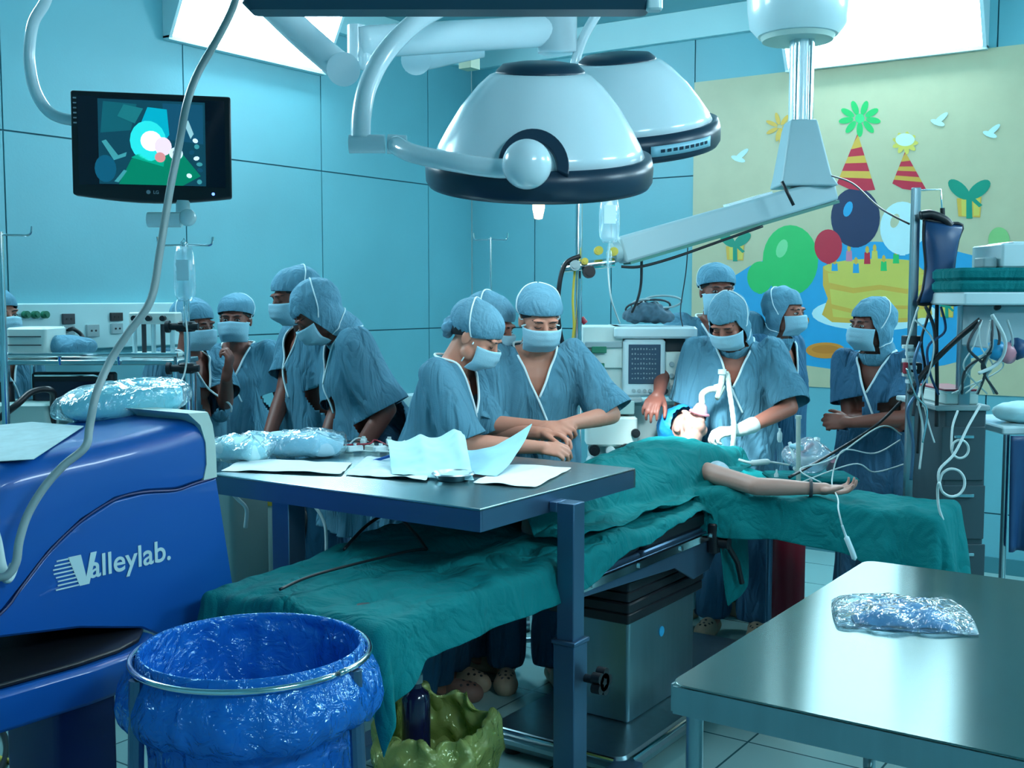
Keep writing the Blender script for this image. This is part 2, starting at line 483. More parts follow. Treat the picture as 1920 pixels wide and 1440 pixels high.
for (u, v, m, h) in ((1565, 508, MB, 14), (1605, 512, MB, 18), (1657, 508, MG, 18), (1592, 490, MP, 20), (1626, 495, MR, 22), (1680, 494, MG, 18), (1640, 486, MY, 16), (1712, 500, MB, 16)):
    art('painted_candle', [([(u-6, v), (u+6, v), (u+5, v-h), (u-5, v-h)], m), (ellpts(u, v-h-5, 3.5, 7, 10), MYO)])
art('painted_balloon', [(ellpts(1482, 488, 52, 66), MG), (ellpts(1466, 466, 10, 18, 14, 20), paint('lightgreen', (.2, .66, .3))), ([(1476, 553), (1490, 553), (1483, 546)], MG)], 'large green painted balloon')
art('painted_balloon', [(ellpts(1604, 408, 46, 56), MN), (ellpts(1590, 392, 8, 15, 14, 20), MB), ([(1598, 464), (1611, 464), (1604, 456)], MN)], 'navy painted balloon')
art('painted_balloon', [(ellpts(1692, 428, 42, 50), MW), (ellpts(1678, 414, 8, 14, 14, 20), CREAM), ([(1686, 479), (1698, 479), (1692, 472)], MW)], 'white painted balloon')
art('painted_balloon', [(ellpts(1553, 462, 26, 32), MR), ([(1549, 495), (1558, 495), (1553, 489)], MR)], 'small red painted balloon')
art('painted_balloon', [(ellpts(1425, 520, 24, 30), MG), ([(1421, 551), (1430, 551), (1425, 545)], MG)], 'small green painted balloon')
art('painted_balloon', [(ellpts(1742, 478, 26, 31), MB), ([(1738, 510), (1747, 510), (1742, 503)], MB)], 'small blue painted balloon')
# party hats
def hat(name, bx, by, w, tx, ty, ms, lab):
    sh = [([(bx-w, by-8), (bx-w*.4, by+2), (bx+w*.4, by+6), (bx+w, by+4), (tx, ty)], ms[0])]
    for k in range(3):
        a = .12+.28*k; c = a+.13
        L = lambda t: (bx-w+(tx-bx+w)*t, by-8+(ty-by+8)*t); Q = lambda t: (bx+w+(tx-bx-w)*t, by+4+(ty-by-4)*t)
        sh.append(([L(a), L(c), Q(c+.08 if c < .8 else .97), Q(a+.08)], ms[1]))
    art(name, sh, lab)
hat('painted_party_hat', 1605, 352, 36, 1608, 250, (MR, MYO), 'red and gold striped painted hat')
hat('painted_party_hat', 1705, 352, 32, 1697, 284, (MR, paint('hatgold', (.62, .36, .05))), 'red painted hat with gold marks')
sh = []
for k in range(9):
    a = 360/9*k+10; sh.append((ellpts(1612+26*math.cos(R(a)), 222+21*math.sin(R(a)), 14, 6, 14, a), MG))
sh.append((ellpts(1612, 222, 9, 9, 12), paint('leafgreen', (.05, .6, .2))))
art('painted_pompom', sh, 'green tassel burst of the tall hat')
sh = []
for k in range(9):
    a = 40*k; sh.append((ellpts(1697+12*math.cos(R(a)), 268+9*math.sin(R(a)), 13, 5, 12, a), MY))
sh.append((ellpts(1697, 262, 18, 12), paint('pale', (.6, .75, .6)))); art('painted_pompom', sh, 'yellow tassel of the shorter hat')
def gift(cx, cy, s, box=(MYO, MY)):
    sh = [([(cx-22*s, cy), (cx+22*s, cy-3*s), (cx+20*s, cy+34*s), (cx-19*s, cy+32*s)], box[0]), ([(cx-14*s, cy+2*s), (cx-2*s, cy), (cx-3*s, cy+32*s), (cx-13*s, cy+31*s)], box[1]), ([(cx+8*s, cy), (cx+20*s, cy), (cx+18*s, cy+30*s), (cx+8*s, cy+31*s)], box[1])]
    sh += [(ellpts(cx-18*s, cy-16*s, 24*s, 12*s, 18, 42), MDG), (ellpts(cx+18*s, cy-16*s, 24*s, 12*s, 18, -38), MDG), ([(cx-5*s, cy-6*s), (cx+5*s, cy-6*s), (cx+6*s, cy+36*s), (cx-5*s, cy+36*s)], MDG),
           ([(cx-4*s, cy-4*s), (cx+2*s, cy-8*s), (cx+24*s, cy+12*s), (cx+18*s, cy+16*s)], MDG), (ellpts(cx, cy-6*s, 7*s, 6*s, 12), MDG)]
    return sh
art('painted_gift', gift(1817, 372, 1.05), 'gift box with large green bow at right')
art('painted_gift', gift(1378, 462, .78), 'small gift box with green bow at left')
art('painted_gift', gift(1775, 575, .6), 'gift box low behind the post')
sh = []
for k in range(7):
    a = 51*k; sh.append((ellpts(1462+16*math.cos(R(a)), 238+16*math.sin(R(a)), 12, 4, 12, a), MYO))
sh.append(([(1459, 240), (1465, 240), (1470, 320), (1464, 320)], MYO)); art('painted_streamer', sh)
for (u, v) in ((1764, 222), (1862, 244), (1390, 290)):
    art('painted_swirl', [(ellpts(u, v, 17, 5, 14, -40), MW), (ellpts(u-6, v+8, 14, 5, 14, 20), MW)])
art('painted_balloon', [(ellpts(1873, 450, 20, 24), paint('lime', (.25, .55, .2)))], 'pale green painted balloon at right')
art('painted_balloon', [(ellpts(1852, 478, 16, 14), MO)], 'orange painted balloon at right')
art('painted_dish', [(ellpts(1548, 657, 37, 15), MO), (ellpts(1548, 655, 26, 8), paint('deeporange', (.6, .2, .02)))], 'orange dish on the blue painted table')
art('painted_dish', [(ellpts(1503, 601, 14, 11), MO)], 'small orange dish')

# ------------------------------------------------------------------ LEFT WALL fittings
hw = thing('wall_service_panel', (0.03, -3.2, 1.31), 'white wall panel with gas and power outlets behind left bench', 'service panel')
g = G(); g.box((.0, -4.6, 1.29), (.06, -2.66, 1.515)); g.build('panel', mat('panel_white', (.48, .72, .74), .5), hw, bevel=.006)
def outlet(u, v, wpx, hpx, m, nm, lab=None, d=.012):
    p0 = on_x(u-wpx/2, v+hpx/2, .061); p1 = on_x(u+wpx/2, v-hpx/2, .061)
    g = G(); g.box((.0605, p0.y, p0.z), (.061+d, p1.y, p1.z)); o = g.build(nm, m, hw, bevel=.002)
    c = (p0+p1)/2
    g = G()
    for k in (-1, 1): g.cyl((.061+d, c.y+k*.012, c.z), (.064+d, c.y+k*.012, c.z), .005, n=8)
    g.build('socket_hole', BLACK, o)
    if lab: o['label'] = lab
    return c
outlet(127, 598, 22, 20, DARK, 'outlet'); outlet(127, 619, 22, 18, mat('grey_plastic', (.3, .42, .44), .5), 'outlet')
outlet(173, 620, 22, 24, MATS['grey_plastic'], 'outlet'); outlet(217, 594, 22, 16, BLACK, 'outlet', 'black power outlet'); outlet(218, 616, 20, 20, MATS['grey_plastic'], 'outlet')
for u in (46, 64, 82):
    c = on_x(u, 590, .061); g = G(); g.cyl((.0605, c.y, c.z), (.085, c.y, c.z), .018, n=14); g.cyl((.085, c.y, c.z), (.095, c.y, c.z), .01, n=12); g.build('gas_port', GRN, hw)
pl = G(); c = on_x(130, 618, .075); q = on_x(140, 618, .12); e = on_x(163, 665, .22)
pl.tube(arc([c, q, on_x(155, 632, .15), e]), .010); setp(pl.build('power_cord', BLACK, None, smooth=True), 'black power cord plugged into the wall service panel outlet', 'cord')
# small sink-like dispenser low on the wall
c = on_x(768, 748, .07)
g = G(); g.lathe([(.0, -.05), (.09, -.045), (.12, 0), (.125, .03), (.118, .03), (.10, 0), (.0, -.03)], c, n=28)
g.box((.001, c.y-.1, c.z-.02), (.02, c.y+.1, c.z+.03)); setp(g.build('wall_basin', WHITE, None), 'small white basin fixed low on left wall between the two groups', 'basin')

# ------------------------------------------------------------------ LEFT BENCH with equipment
def cart_box(g, a, b, M=None, r=.01): g.box(a, b, M)
CF = R(34.5)  # things that squarely face the viewer
bp = at(195, 675, 4.75)
bench = thing('equipment_trolley', (bp.x, bp.y, 0), 'steel equipment trolley with rails and shelves by the left wall', 'trolley', CF)
MB_ = ROOTM[bench.name]
def L2W(root): return ROOTM[root.name]
zt = bp.z
g = G(); g.M = MB_
g.box((-.37, -.16, zt-.012), (.36, .14, zt+.008)); g.build('top_shelf', STEEL, bench, bevel=.004)
g = G(); g.M = MB_; g.tube([(-.37, -.17, zt+.03), (.36, -.17, zt+.03)], .009)
for x in (-.36, -.12, .12, .35): g.tube([(x, -.17, zt+.03), (x, -.165, zt-.01)], .007)
g.build('rail', CHROME, bench)
for x in (-.35, .34):
    for y in (-.14, .12):
        g = G(); g.M = MB_; g.cyl((x, y, .05), (x, y, zt-.012), .014); g.cyl((x, y-.012, .03), (x, y+.012, .03), .03, n=16); g.build('leg', CHROME, bench)
g = G(); g.M = MB_; g.box((-.36, -.14, .42), (.35, .13, .44)); g.build('lower_shelf', STEEL2, bench); g = G(); g.M = MB_; g.box((-.36, -.14, 1.03), (.35, .13, 1.045)); g.build('lower_shelf', STEEL2, bench)
def on_bench(name, x0, x1, y0, y1, z0, h, m, lab, cat, extra=None, rr=.015):
    t = thing(name, MB_ @ Vector(((x0+x1)/2, (y0+y1)/2, z0)), lab, cat, CF)
    g = G(); g.M = MB_; g.rbox((x0, y0, z0), (x1, y1, z0+h), rr); g.build('body', m, t)
    if extra: extra(t)
    return t
def mon_extra(t):
    g = G(); g.M = MB_; g.box((-.24, -.128, 1.065), (.06, -.1215, 1.20)); g.build('screen', mat('dark_screen', (.01, .012, .03), .15), t)
    g = G(); g.M = MB_; g.tube([(-.24, -.128, 1.225), (.0, -.128, 1.225), (.06, -.128, 1.215)], .005); g.build('handle', CHROME, t)
on_bench('flat_monitor', -.26, .08, -.12, -.06, 1.046, .19, BLACK, 'black flat monitor on the lower shelf of the left trolley', 'monitor', mon_extra)
def box_extra(t):
    g = G(); g.M = MB_
    for k in range(3): g.box((-.355, -.108, zt+.03+.035*k), (-.22, -.10, zt+.034+.035*k))
    g.build('front_slot', DARK, t)
on_bench('white_case', -.365, -.2, -.10, .12, zt+.009, .13, OFFW, 'white slotted instrument case on trolley top, far left', 'case', box_extra)
def wr(t): pass
g = G(); g.M = MB_; g.ell((-.17, .02, zt+.055), (.13, .09, .05), nu=24, nv=14)
me = g.mesh(); displace(me, lambda c, n: .018*nz(c[0]*14, c[1]*14, c[2]*14))
setp(link_mesh('cloth_bundle', me, CAPM), 'blue cloth bundle on the left trolley beside the white case', 'cloth')
# flow meter rack
fm = thing('flowmeter_rack', MB_ @ Vector((.19, .06, zt+.009)), 'rack of slim clear flow tubes standing on the left trolley', 'flowmeter', CF)
g = G(); g.M = MB_; g.rbox((.10, .02, zt+.009), (.30, .12, zt+.03), .01); g.rbox((.10, .02, zt+.15), (.30, .12, zt+.20), .01); g.build('frame', OFFW, fm)
for k in range(5):
    g = G(); g.M = MB_; g.cyl((.12+.04*k, .035, zt+.03), (.12+.04*k, .035, zt+.15), .010, n=12); g.build('tube', [mat('tube_glass', (.5, .75, .78), .1, coat=1), DARK][k % 2], fm)
for k in range(3):
    g = G(); g.M = MB_; g.cyl((.13+.06*k, .02, zt+.175), (.13+.06*k, -.005, zt+.175), .012, n=12); g.build('knob', BLACK, fm)
# pedestal box and black hose far left
hp = G(); hp.tube(arc([at(-10, 790, 4.3), at(30, 760, 4.3), at(60, 735, 4.35), at(95, 732, 4.4), at(100, 760, 4.5), at(98, 830, 4.6)]), .013)
setp(hp.build('black_hose', BLACK, None, smooth=True), 'thick black hose looping behind the blue cart, far left', 'hose')
fx = at(20, 745, 4.6)
ps = thing('bellows_unit', (fx.x, fx.y, 0), 'pale green breathing unit standing at the far left edge behind the cart', 'medical device', CF)
g = G(); g.M = L2W(ps); g.rbox((-.1, -.1, .08), (.19, .12, 1.12), .02); g.build('housing', mat('pale_green', (.32, .52, .50), .5), ps)
g = G(); g.M = L2W(ps); g.lathe([(.035, 1.12), (.035, 1.18), (.03, 1.19), (.03, 1.2)], (-.02, 0, 0), n=16); g.build('valve', BLACK, ps)
for k in range(2):
    g = G(); g.M = L2W(ps); g.cyl((.04+.06*k, -.1, .9), (.04+.06*k, -.115, .9), .02, n=14); g.build('dial', DARK, ps)
g = G(); g.M = L2W(ps)
for sx in (-.08, .17):
    for sy in (-.08, .1): g.cyl((sx-.01, sy, .04), (sx+.01, sy, .04), .04, n=14); g.box((sx-.015, sy-.015, .04), (sx+.015, sy+.015, .09))
g.build('caster', BLACK, ps)

# ------------------------------------------------------------------ IV POLES
def iv_pole(u, d, ztop, label, r=.011, hooks=.09, clamp=None, base=.24, name='iv_pole', group=None):
    p = at(u, 600, d)
    t = thing(name, (p.x, p.y, 0), label, 'pole', CF)
    M = L2W(t)
    g = G(); g.M = M; g.cyl((0, 0, .08), (0, 0, ztop), r, n=14); g.cyl((0, 0, 0.06), (0, 0, .8), r*1.5, n=14); g.build('post', CHROME, t)
    if hooks:
        g = G(); g.M = M
        for s in (-1, 1): g.tube(arc([(0, 0, ztop-.01), (s*hooks*.6, 0, ztop-.012), (s*hooks, 0, ztop-.01), (s*hooks*1.08, 0, ztop+.02)], 5), .004)
        g.build('hook', CHROME, t)
    for k in range(5):
        a = 2*PI*k/5+.5
        g = G(); g.M = M; e = (base*math.cos(a), base*math.sin(a))
        g.tube([(0, 0, .09), (e[0], e[1], .065)], [.016, .011], 8)
        g.cyl((e[0]-.01, e[1], .028), (e[0]+.01, e[1], .028), .027, n=14); g.cyl((e[0], e[1], .028), (e[0], e[1], .07), .008, n=8)
        g.build('leg', STEEL2, t)
    return t, p
def iv_bag(c, w, h, label, tube=None, liquid=True):
    t = thing('iv_bag', c+Vector((0, 0, -h)), label, 'iv bag', CF)
    M = Matrix.Translation(c) @ Matrix.Rotation(CF, 4, 'Z')
    g = G(); g.M = M; rings = []
    for k in range(9):
        s = k/8; z = -h*s; ww = w/2*(.72+.28*math.sin(min(s*2.2, 1)*PI/2)) * (1 if s < .85 else 1-(s-.85)*2.6); dd = .004+.022*math.sin(PI*min(max(s, .02), .98))**.8
        rings.append([(ww*math.cos(2*PI*i/18), dd*math.sin(2*PI*i/18), z) for i in range(18)])
    g.loft(rings); g.build('pouch', film('saline', (.80, .96, 1), .35, 9, .4, .28), t, smooth=True)
    g = G(); g.M = M; g.box((-w*.28, -.027, -h*.62), (w*.28, -.0245, -h*.25)); g.build('printed_label', mat('bag_label', (.5, .78, .85), .6), t)
    g = G(); g.M = M; g.cyl((0, 0, -h), (0, 0, -h-.03), .006, n=10); g.lathe([(.008, -h-.03), (.012, -h-.04), (.012, -h-.09), (.005, -h-.1)], (0, 0, 0), n=12); g.build('drip_chamber', CLEAR, t)
    g = G(); g.M = M; g.tube([(0, 0, 0), (.012, 0, .015), (0, 0, .03), (-.012, 0, .015), (0, 0, 0)], .002); g.build('hanger_ring', CHROME, t)
    if tube:
        g = G(); g.tube(arc(tube), .0035, 6); g.build('drip_line', CABLE, t, smooth=True)
    return t
z = lambda v, d: 1.55+(555-v)*d/FPX
t, p = iv_pole(350, 4.4, z(455, 4.4), 'chrome drip pole with clear bag beside the left trolley', .012, .1)
g = G(); g.M = L2W(t)
for zz in (z(612, 4.4), z(690, 4.4)):
    g = G(); g.M = L2W(t); g.rbox((-.03, -.03, zz-.02), (.03, .03, zz+.02), .01); g.cyl((-.06, -.02, zz), (.05, -.02, zz), .014, n=12); g.cyl((-.075, -.02, zz), (-.06, -.02, zz), .024, n=12); g.build('clamp', BLACK, t)
iv_bag(at(345, 462, 4.36), .085, .21, 'long clear drip bag hanging on the pole beside the left trolley', [at(345, 575, 4.36), at(352, 640, 4.34), at(346, 700, 4.34), at(330, 730, 4.3)])
iv_pole(920, 5.3, z(446, 5.3), 'thin steel drip pole behind the two profile nurses', .006, .075)
iv_pole(5, 4.2, z(436, 4.2), 'steel drip pole at the left edge of the room', .014, .11)
t, p = iv_pole(1084, 4.75, z(345, 4.75), 'tall steel pole carrying the boom fittings, behind the nurse', .016, 0)
iv_bag(at(1143, 362, 4.6), .085, .2, 'clear drip bag hanging under the second surgical lamp', [at(1143, 452, 4.6), at(1140, 500, 4.6), at(1146, 560, 4.6), at(1162, 606, 4.75)])
h_ = G(); q0 = at(1143, 362, 4.6)
h_.tube(arc([at(1085, 352, 4.75), at(1110, 343, 4.68), at(1140, 346, 4.6), at(1160, 352, 4.6), at(1160, 360, 4.6)]), .004); setp(h_.build('bag_hook', CHROME, None, smooth=True), 'bent wire hook holding the drip bag under the lamp', 'hook')

# ------------------------------------------------------------------ VALLEYLAB CART
XF = 2.545
def F(u, v, dx=0): return on_x(u, v, XF+dx)
cart = thing('electrosurgical_cart', (2.2, -5.0, 0), 'large blue medical cart with white lettering and grey trim', 'medical cart')
# side silhouette (seen face), traced where it stands; continues beyond the frame to the left
top = [(-260, 950), (-120, 915), (0, 878), (60, 862), (140, 844), (230, 826), (320, 803), (385, 783)]
right = [(400, 800), (403, 880), (415, 950), (432, 1050), (447, 1150), (452, 1200)]
bot = [(330, 1213), (262, 1180), (150, 1178), (0, 1196), (-160, 1222), (-300, 1240)]
seamc = [(-260, 1360), (-120, 1240), (0, 1150), (40, 1100), (90, 1035), (150, 977), (215, 935), (270, 921), (330, 917), (365, 905), (404, 893)]
def curve_z(pts):
    q = sorted((F(u, v).y, F(u, v).z) for u, v in pts); return lambda y: table_(q, y)
def table_(xs, x):
    for (a, p), (b, q) in zip(xs, xs[1:]):
        if x <= b: return p if x <= a else p+(q-p)*(x-a)/(b-a)
    return xs[-1][1]
def shell(name, ya, yb, ztop, zbot, x0, x1, m, rt=.04, rb=.006, par=cart, end=None, n=60):
    """body lofted along its length; ztop/zbot give the two outlines seen from the side"""
    rings = []
    for k in range(n+1):
        y = ya+(yb-ya)*k/n; zt_, zb2 = ztop(y), zbot(y); r1 = min(rt, (zt_-zb2)*.4); rg = []
        for i in range(6): q = PI/2*i/5; rg.append((x1-r1+r1*math.sin(q), y, zt_-r1+r1*math.cos(q)))
        rg += [(x1, y, zb2+rb), (x1-rb, y, zb2), (x0+rb, y, zb2), (x0, y, zb2+rb)]
        for i in range(6): q = PI/2*i/5; rg.append((x0+r1-r1*math.cos(q), y, zt_-r1+r1*math.sin(q)))
        if end: rg = [(p[0], p[1]+end(p[2])*(k/n)**6, p[2]) for p in rg]
        rings.append(rg)
    g = G(); g.loft(rings); return g.build(name, m, par)
ye = F(394, 850).y; yl = F(-300, 900).y
zT = curve_z(top+[(400, 780)]); zS = curve_z(seamc+[(460, 880)]); zB = curve_z(bot+[(470, 1208)])
shell('upper_housing', yl, F(388, 850).y, zT, zS, XF-.42, XF, VBLUE, .06)
zend = F(404, 893).z; slope_ = (F(452, 1200).y-F(404, 893).y)/(zend-F(452, 1200).z)
shell('lower_housing', yl, F(404, 893).y, lambda y: zS(y)-.005, zB, XF-.42, XF, VBLUE, .006, end=lambda z_: (zend-z_)*slope_)
# dark seam line
g = G(); g.tube(arc([F(u, v+2, .001) for u, v in seamc], 5), .0035, 6); g.build('seam', VBLUED, cart)
# off-white end trim band
g = G(); trv = [(352, 776), (388, 773), (397, 800), (403, 870), (404, 893), (380, 900), (386, 870), (384, 830), (374, 797)]
L_ = [(350, 775), (374, 797), (384, 830), (386, 870), (380, 900)]; Rr = [(388, 773), (397, 797), (402, 830), (404, 870), (405, 894)]
tm = mat('trim_cream', (.45, .60, .55), .45)
rings = []
for (a_, b_) in zip(L_, Rr):
    p, q = F(*a_), F(*b_); rings.append([(XF+.004, p.y, p.z), (XF+.004, q.y, q.z), (XF-.02, q.y+.012, q.z), (XF-.40, q.y+.012, q.z), (XF-.425, q.y, q.z), (XF-.425, p.y, p.z)])
g.loft(rings); g.build('end_trim', tm, cart)
# paper notice on the top
tp = lambda y, dx: None
pa = [F(-60, 797), F(60, 773), F(150, 773), F(58, 780)]
g = G()
c0 = [on_z(0, 838, 1.215), on_z(62, 845, 1.215), on_z(158, 805, 1.215), on_z(48, 798, 1.215), on_z(0, 806, 1.215)]
# tray below the body
ty = lambda u, v, zz: on_z(u, v, zz)
zb = F(262, 1180).z
tz = zb-.012
g = G()
outl = [Vector((XF-.40, -5.6, tz)), Vector((XF+.06, -5.6, tz))]
a = on_z(150, 1235, tz); 
outl += [Vector((XF+.09, -5.3, tz)), Vector((XF+.10, -5.12, tz)), Vector((XF+.09, -5.0, tz)), Vector((XF+.06, -4.92, tz)), Vector((XF+.0, -4.86, tz)), Vector((XF-.40, -4.86, tz))]
g.prism(outl, (0, 0, .012)); g.build('tray_mat', BLACK, cart, bevel=.004)
g = G(); o2 = [Vector((p.x+(.02 if p.x > XF else 0), p.y+(.02 if p.y > -5.2 else 0), tz-.095)) for p in outl]
g.prism(o2, (0, 0, .093)); g.build('tray', VBLUE, cart, bevel=.012)
g = G(); g.rbox((XF-.16, -5.15, .30), (XF+.05, -4.98, tz-.095), .015); g.build('column', VBLUED, cart)
g = G(); g.rbox((XF-.40, -5.6, .12), (XF+.12, -4.75, .20), .05); g.rbox((XF-.25, -5.3, .20), (XF+.05, -5.0, .30), .03); g.build('base', VBLUED, cart)
for (x, y) in ((XF+.06, -4.8), (XF+.06, -5.55), (XF-.34, -4.8), (XF-.34, -5.55)):
    g = G(); g.cyl((x-.02, y, .06), (x+.02, y, .06), .06, n=20); g.cyl((x, y, .06), (x, y, .13), .012); g.build('caster', BLACK, cart)
# hook for the hose at the left end
g = G(); g.tube(arc([F(-25, 960, .02), F(-8, 1010, .03), F(2, 1060, .035), F(14, 1085, .03), F(26, 1060, .02)]), .012); g.build('hose_hook', OFFW, cart, smooth=True)
# lettering
bl = F(168, 1084, .0015); br_ = F(320, 1052, .0015)
dy = br_.y-bl.y; 
ex = Vector((0, 1, 0)); ez = Vector((0, 0, 1))
def text_on(body, origin, size, ex, ez, m, name, par, off=0, width=None):
    nrm = ex.cross(ez)
    M = Matrix.Identity(4)
    me = text_mesh(body, size, M, off, .0008)
    n = len(me.vertices); co = np.empty(n*3); me.vertices.foreach_get('co', co); co = co.reshape(-1, 3)
    wd = co[:, 0].max()-co[:, 0].min(); co[:, 0] -= co[:, 0].min()
    if width: co[:, 0] *= width/wd
    E_ = np.array([tuple(ex), tuple(ez), tuple(nrm)]); co = co @ E_ + np.array(tuple(origin))
    me.vertices.foreach_set('co', co.ravel()); me.update()
    return link_mesh(name, me, m, par, smooth=False)
LET = mat('lettering_white', (.50, .70, .72), .5)
text_on('alleylab.', bl, .078, ex, ez, LET, 'lettering', cart, .0010, dy)
g = G()
vz0 = F(150, 1098).z; vz1 = F(150, 1040).z; y0 = F(128, 1090).y; y1 = F(180, 1060).y; H_ = vz1-vz0
def Vp(a, b): return Vector((XF+.0015, y0+(y1-y0)*a, vz0+H_*b))
g.prism([Vp(0, 1), Vp(.45, 1), Vp(.62, .25), Vp(.8, 1), Vp(1.02, 1), Vp(.72, 0), Vp(.38, 0)], (.0012, 0, 0))
for k in range(8):
    b = .02+.13*k; g.prism([Vp(-.45+.08*math.sin(k), b), Vp(.36-.34*b, b), Vp(.36-.34*b, b+.045), Vp(-.45+.08*math.sin(k), b+.045)], (.0012, 0, 0))
g.build('logo_letter', LET, cart)
# package on the cart + paper
pkc = on_z(232, 792, F(232, 826).z); ptop = pkc.z
pk = thing('wrapped_pack', (pkc.x, pkc.y, ptop), 'cyan wrapped linen pack in clear plastic on top of the blue cart', 'wrapped pack')
def sq(me, c, rx, ry, rz, p=3.2, amp=.006, fr=10):
    n = len(me.vertices); co = np.empty(n*3); me.vertices.foreach_get('co', co); co = co.reshape(-1, 3)
    q = (co-np.array(c))/np.array([rx, ry, rz]); q = np.sign(q)*np.abs(q)**(2/p)*1.0
    co = q*np.array([rx, ry, rz])+np.array(c)
    for i in range(n): co[i] += amp*np.array([nz(*(co[i]*fr)), nz(*(co[i]*fr+7)), nz(*(co[i]*fr+13))])
    me.vertices.foreach_set('co', co.ravel()); me.update()
MP_ = Matrix.Translation((pkc.x, pkc.y, ptop+.062)) @ Matrix.Rotation(R(-24), 4, 'Z') @ Matrix.Rotation(R(5), 4, 'X')
g = G(); g.ell((0, 0, 0), (.105, .165, .050), nu=32, nv=18); me = g.mesh(); sq(me, (0, 0, 0), .105, .165, .050); me.transform(MP_)
link_mesh('linen', me, WRAP, pk)
g = G(); g.ell((0, 0, 0), (.12, .192, .058), nu=56, nv=30); me = g.mesh(); sq(me, (0, 0, 0), .12, .192, .056, 2.5, .011, 18); me.transform(MP_)
link_mesh('plastic_wrap', me, CLEAR, pk)
zt_ = F(60, 778).z
zt_ = zT(-5.05)
g = G(); pq = [on_z(u, v, zt_+.012) for u, v in ((-60, 846), (62, 847), (157, 806), (60, 797), (-40, 800))]; g.prism([V_ for V_ in [Vector((q.x, q.y, zT(q.y)+.004)) for q in pq]], (0, 0, .0015)); setp(g.build('paper_notice', mat('notice_grey', (.36, .56, .58), .7, var=.2, vs_=30), None), 'pale printed sheet lying on top of the blue cart', 'paper')
# grey hose hanging from the ceiling to the cart
hs = [(452, -60, 2.9), (440, 5, 2.9), (412, 65, 2.88), (372, 135, 2.85), (350, 195, 2.8), (335, 275, 2.8), (318, 360, 2.78), (300, 470, 2.75), (283, 562, 2.7), (240, 625, 2.68), (205, 680, 2.66), (180, 740, 2.6), (168, 800, 2.58), (160, 838, 2.56), (120, 872, 2.54), (82, 915, 2.52), (52, 965, 2.5), (36, 1015, 2.48), (30, 1055, 2.47), (12, 1080, 2.46), (-12, 1082, 2.46)]
g = G(); g.tube(arc([at(*h) for h in hs], 5), .0095, 10)
setp(g.build('hanging_hose', HOSE, None, smooth=True), 'grey hose hanging from the ceiling down onto the blue cart', 'hose')

# ------------------------------------------------------------------ BLUE BAG HAMPER
BC = Vector((3.125, -5.02, 0)); BR = .232; BZ = .795
hm = thing('hamper_stand', BC, 'ring-topped steel hamper stand holding the blue plastic bag', 'hamper stand')
g = G(); g.lathe([(BR+.012, BZ-.006), (BR+.012, BZ+.006), (BR+.001, BZ+.006), (BR+.001, BZ-.006), (BR+.012, BZ-.006)], BC, n=64, cap=False)
g.M = Matrix.Identity(4); me = g.mesh()
g = G(); ring = [BC+Vector((math.cos(a)*(BR+.020), math.sin(a)*(BR+.020), BZ-.012)) for a in [2*PI*i/64 for i in range(65)]]
g.tube(ring, .007, 10); g.build('ring', CHROME, hm, smooth=True)
for k, a in enumerate((R(-150), R(-30), R(90))):
    a += YAW+R(8)
    d_ = Vector((math.cos(a), math.sin(a), 0)); g = G()
    g.tube([BC+d_*(BR+.02)+Vector((0, 0, BZ-.02)), BC+d_*(BR+.03)+Vector((0, 0, .5)), BC+d_*(BR+.07)+Vector((0, 0, .03))], .016, 10)
    g.lathe([(.02, 0), (.02, .03), (.01, .035)], BC+d_*(BR+.07), n=12)
    g.build('leg', STEELD, hm)
g = G()
for k in range(3):
    a = R(-150+120*k)+YAW+R(8); g.box
g.tube([BC+Vector((math.cos(a)*(BR+.05), math.sin(a)*(BR+.05), .22)) for a in [2*PI*i/32 for i in range(33)]], .008, 8); g.build('brace', STEELD, hm, smooth=True)
lerp0 = lambda a, b, t: a+(b-a)*t
bag = G(); prof = []
for k in range(15): prof.append((BR-.012-.02*(k/14), .28+(BZ-.28-.01)*k/14))      # inner liner going up (inside)
outer = [(BR-.004, BZ+.004), (BR+.004, BZ+.010), (BR+.008, BZ+.002), (BR+.010, BZ-.012), (BR+.018, BZ-.03), (BR+.034, BZ-.05), (BR+.045, BZ-.075), (BR+.050, BZ-.10), (BR+.046, BZ-.125), (BR+.03, BZ-.14)]
profile = [(.02, .27), (BR*.6, .28), (BR*.9, .33), (BR*.96, .45), (BR*.95, .6), (BR*.97, .75), (BR*.985, BZ-.03)]+outer
def wob(a, h): return 1+.035*nz(math.cos(a)*3.1, math.sin(a)*3.1, h*5)+.02*nz(math.cos(a)*9, math.sin(a)*9, h*12)
bag.lathe([p for k in range(len(profile)-1) for p in ([profile[k]] if abs(profile[k+1][1]-profile[k][1]) < .03 else [(lerp0(profile[k][0], profile[k+1][0], j/4), lerp0(profile[k][1], profile[k+1][1], j/4)) for j in range(4)])]+[profile[-1]], BC, n=150, cap=False, wob=lambda a, h: wob(a, h) if not (BZ-.02 < h < BZ+.013) else 1)
me = bag.mesh(); 
def crinkle(amp, f): 
    def fn(c, n):
        v = nz(c[0]*f, c[1]*f, c[2]*f*.7); u = nz(c[0]*f*2.3+5, c[1]*f*2.3, c[2]*f*1.6)
        return amp*((1-abs(v)*4)*.7+u*.5)
    return fn
bo = link_mesh('waste_bag', me, BAGB)
md = bo.modifiers.new('u', 'SUBSURF'); md.levels = md.render_levels = 1
setp(bo, 'blue plastic waste bag folded over the ring of the hamper', 'plastic bag')
displace(bo.data, lambda c, n: 0 if abs(c[2]+bo.location.z-BZ) < .028 and (c[0]**2+c[1]**2) > (BR-.02)**2 else crinkle(.007, 17)(c, n))
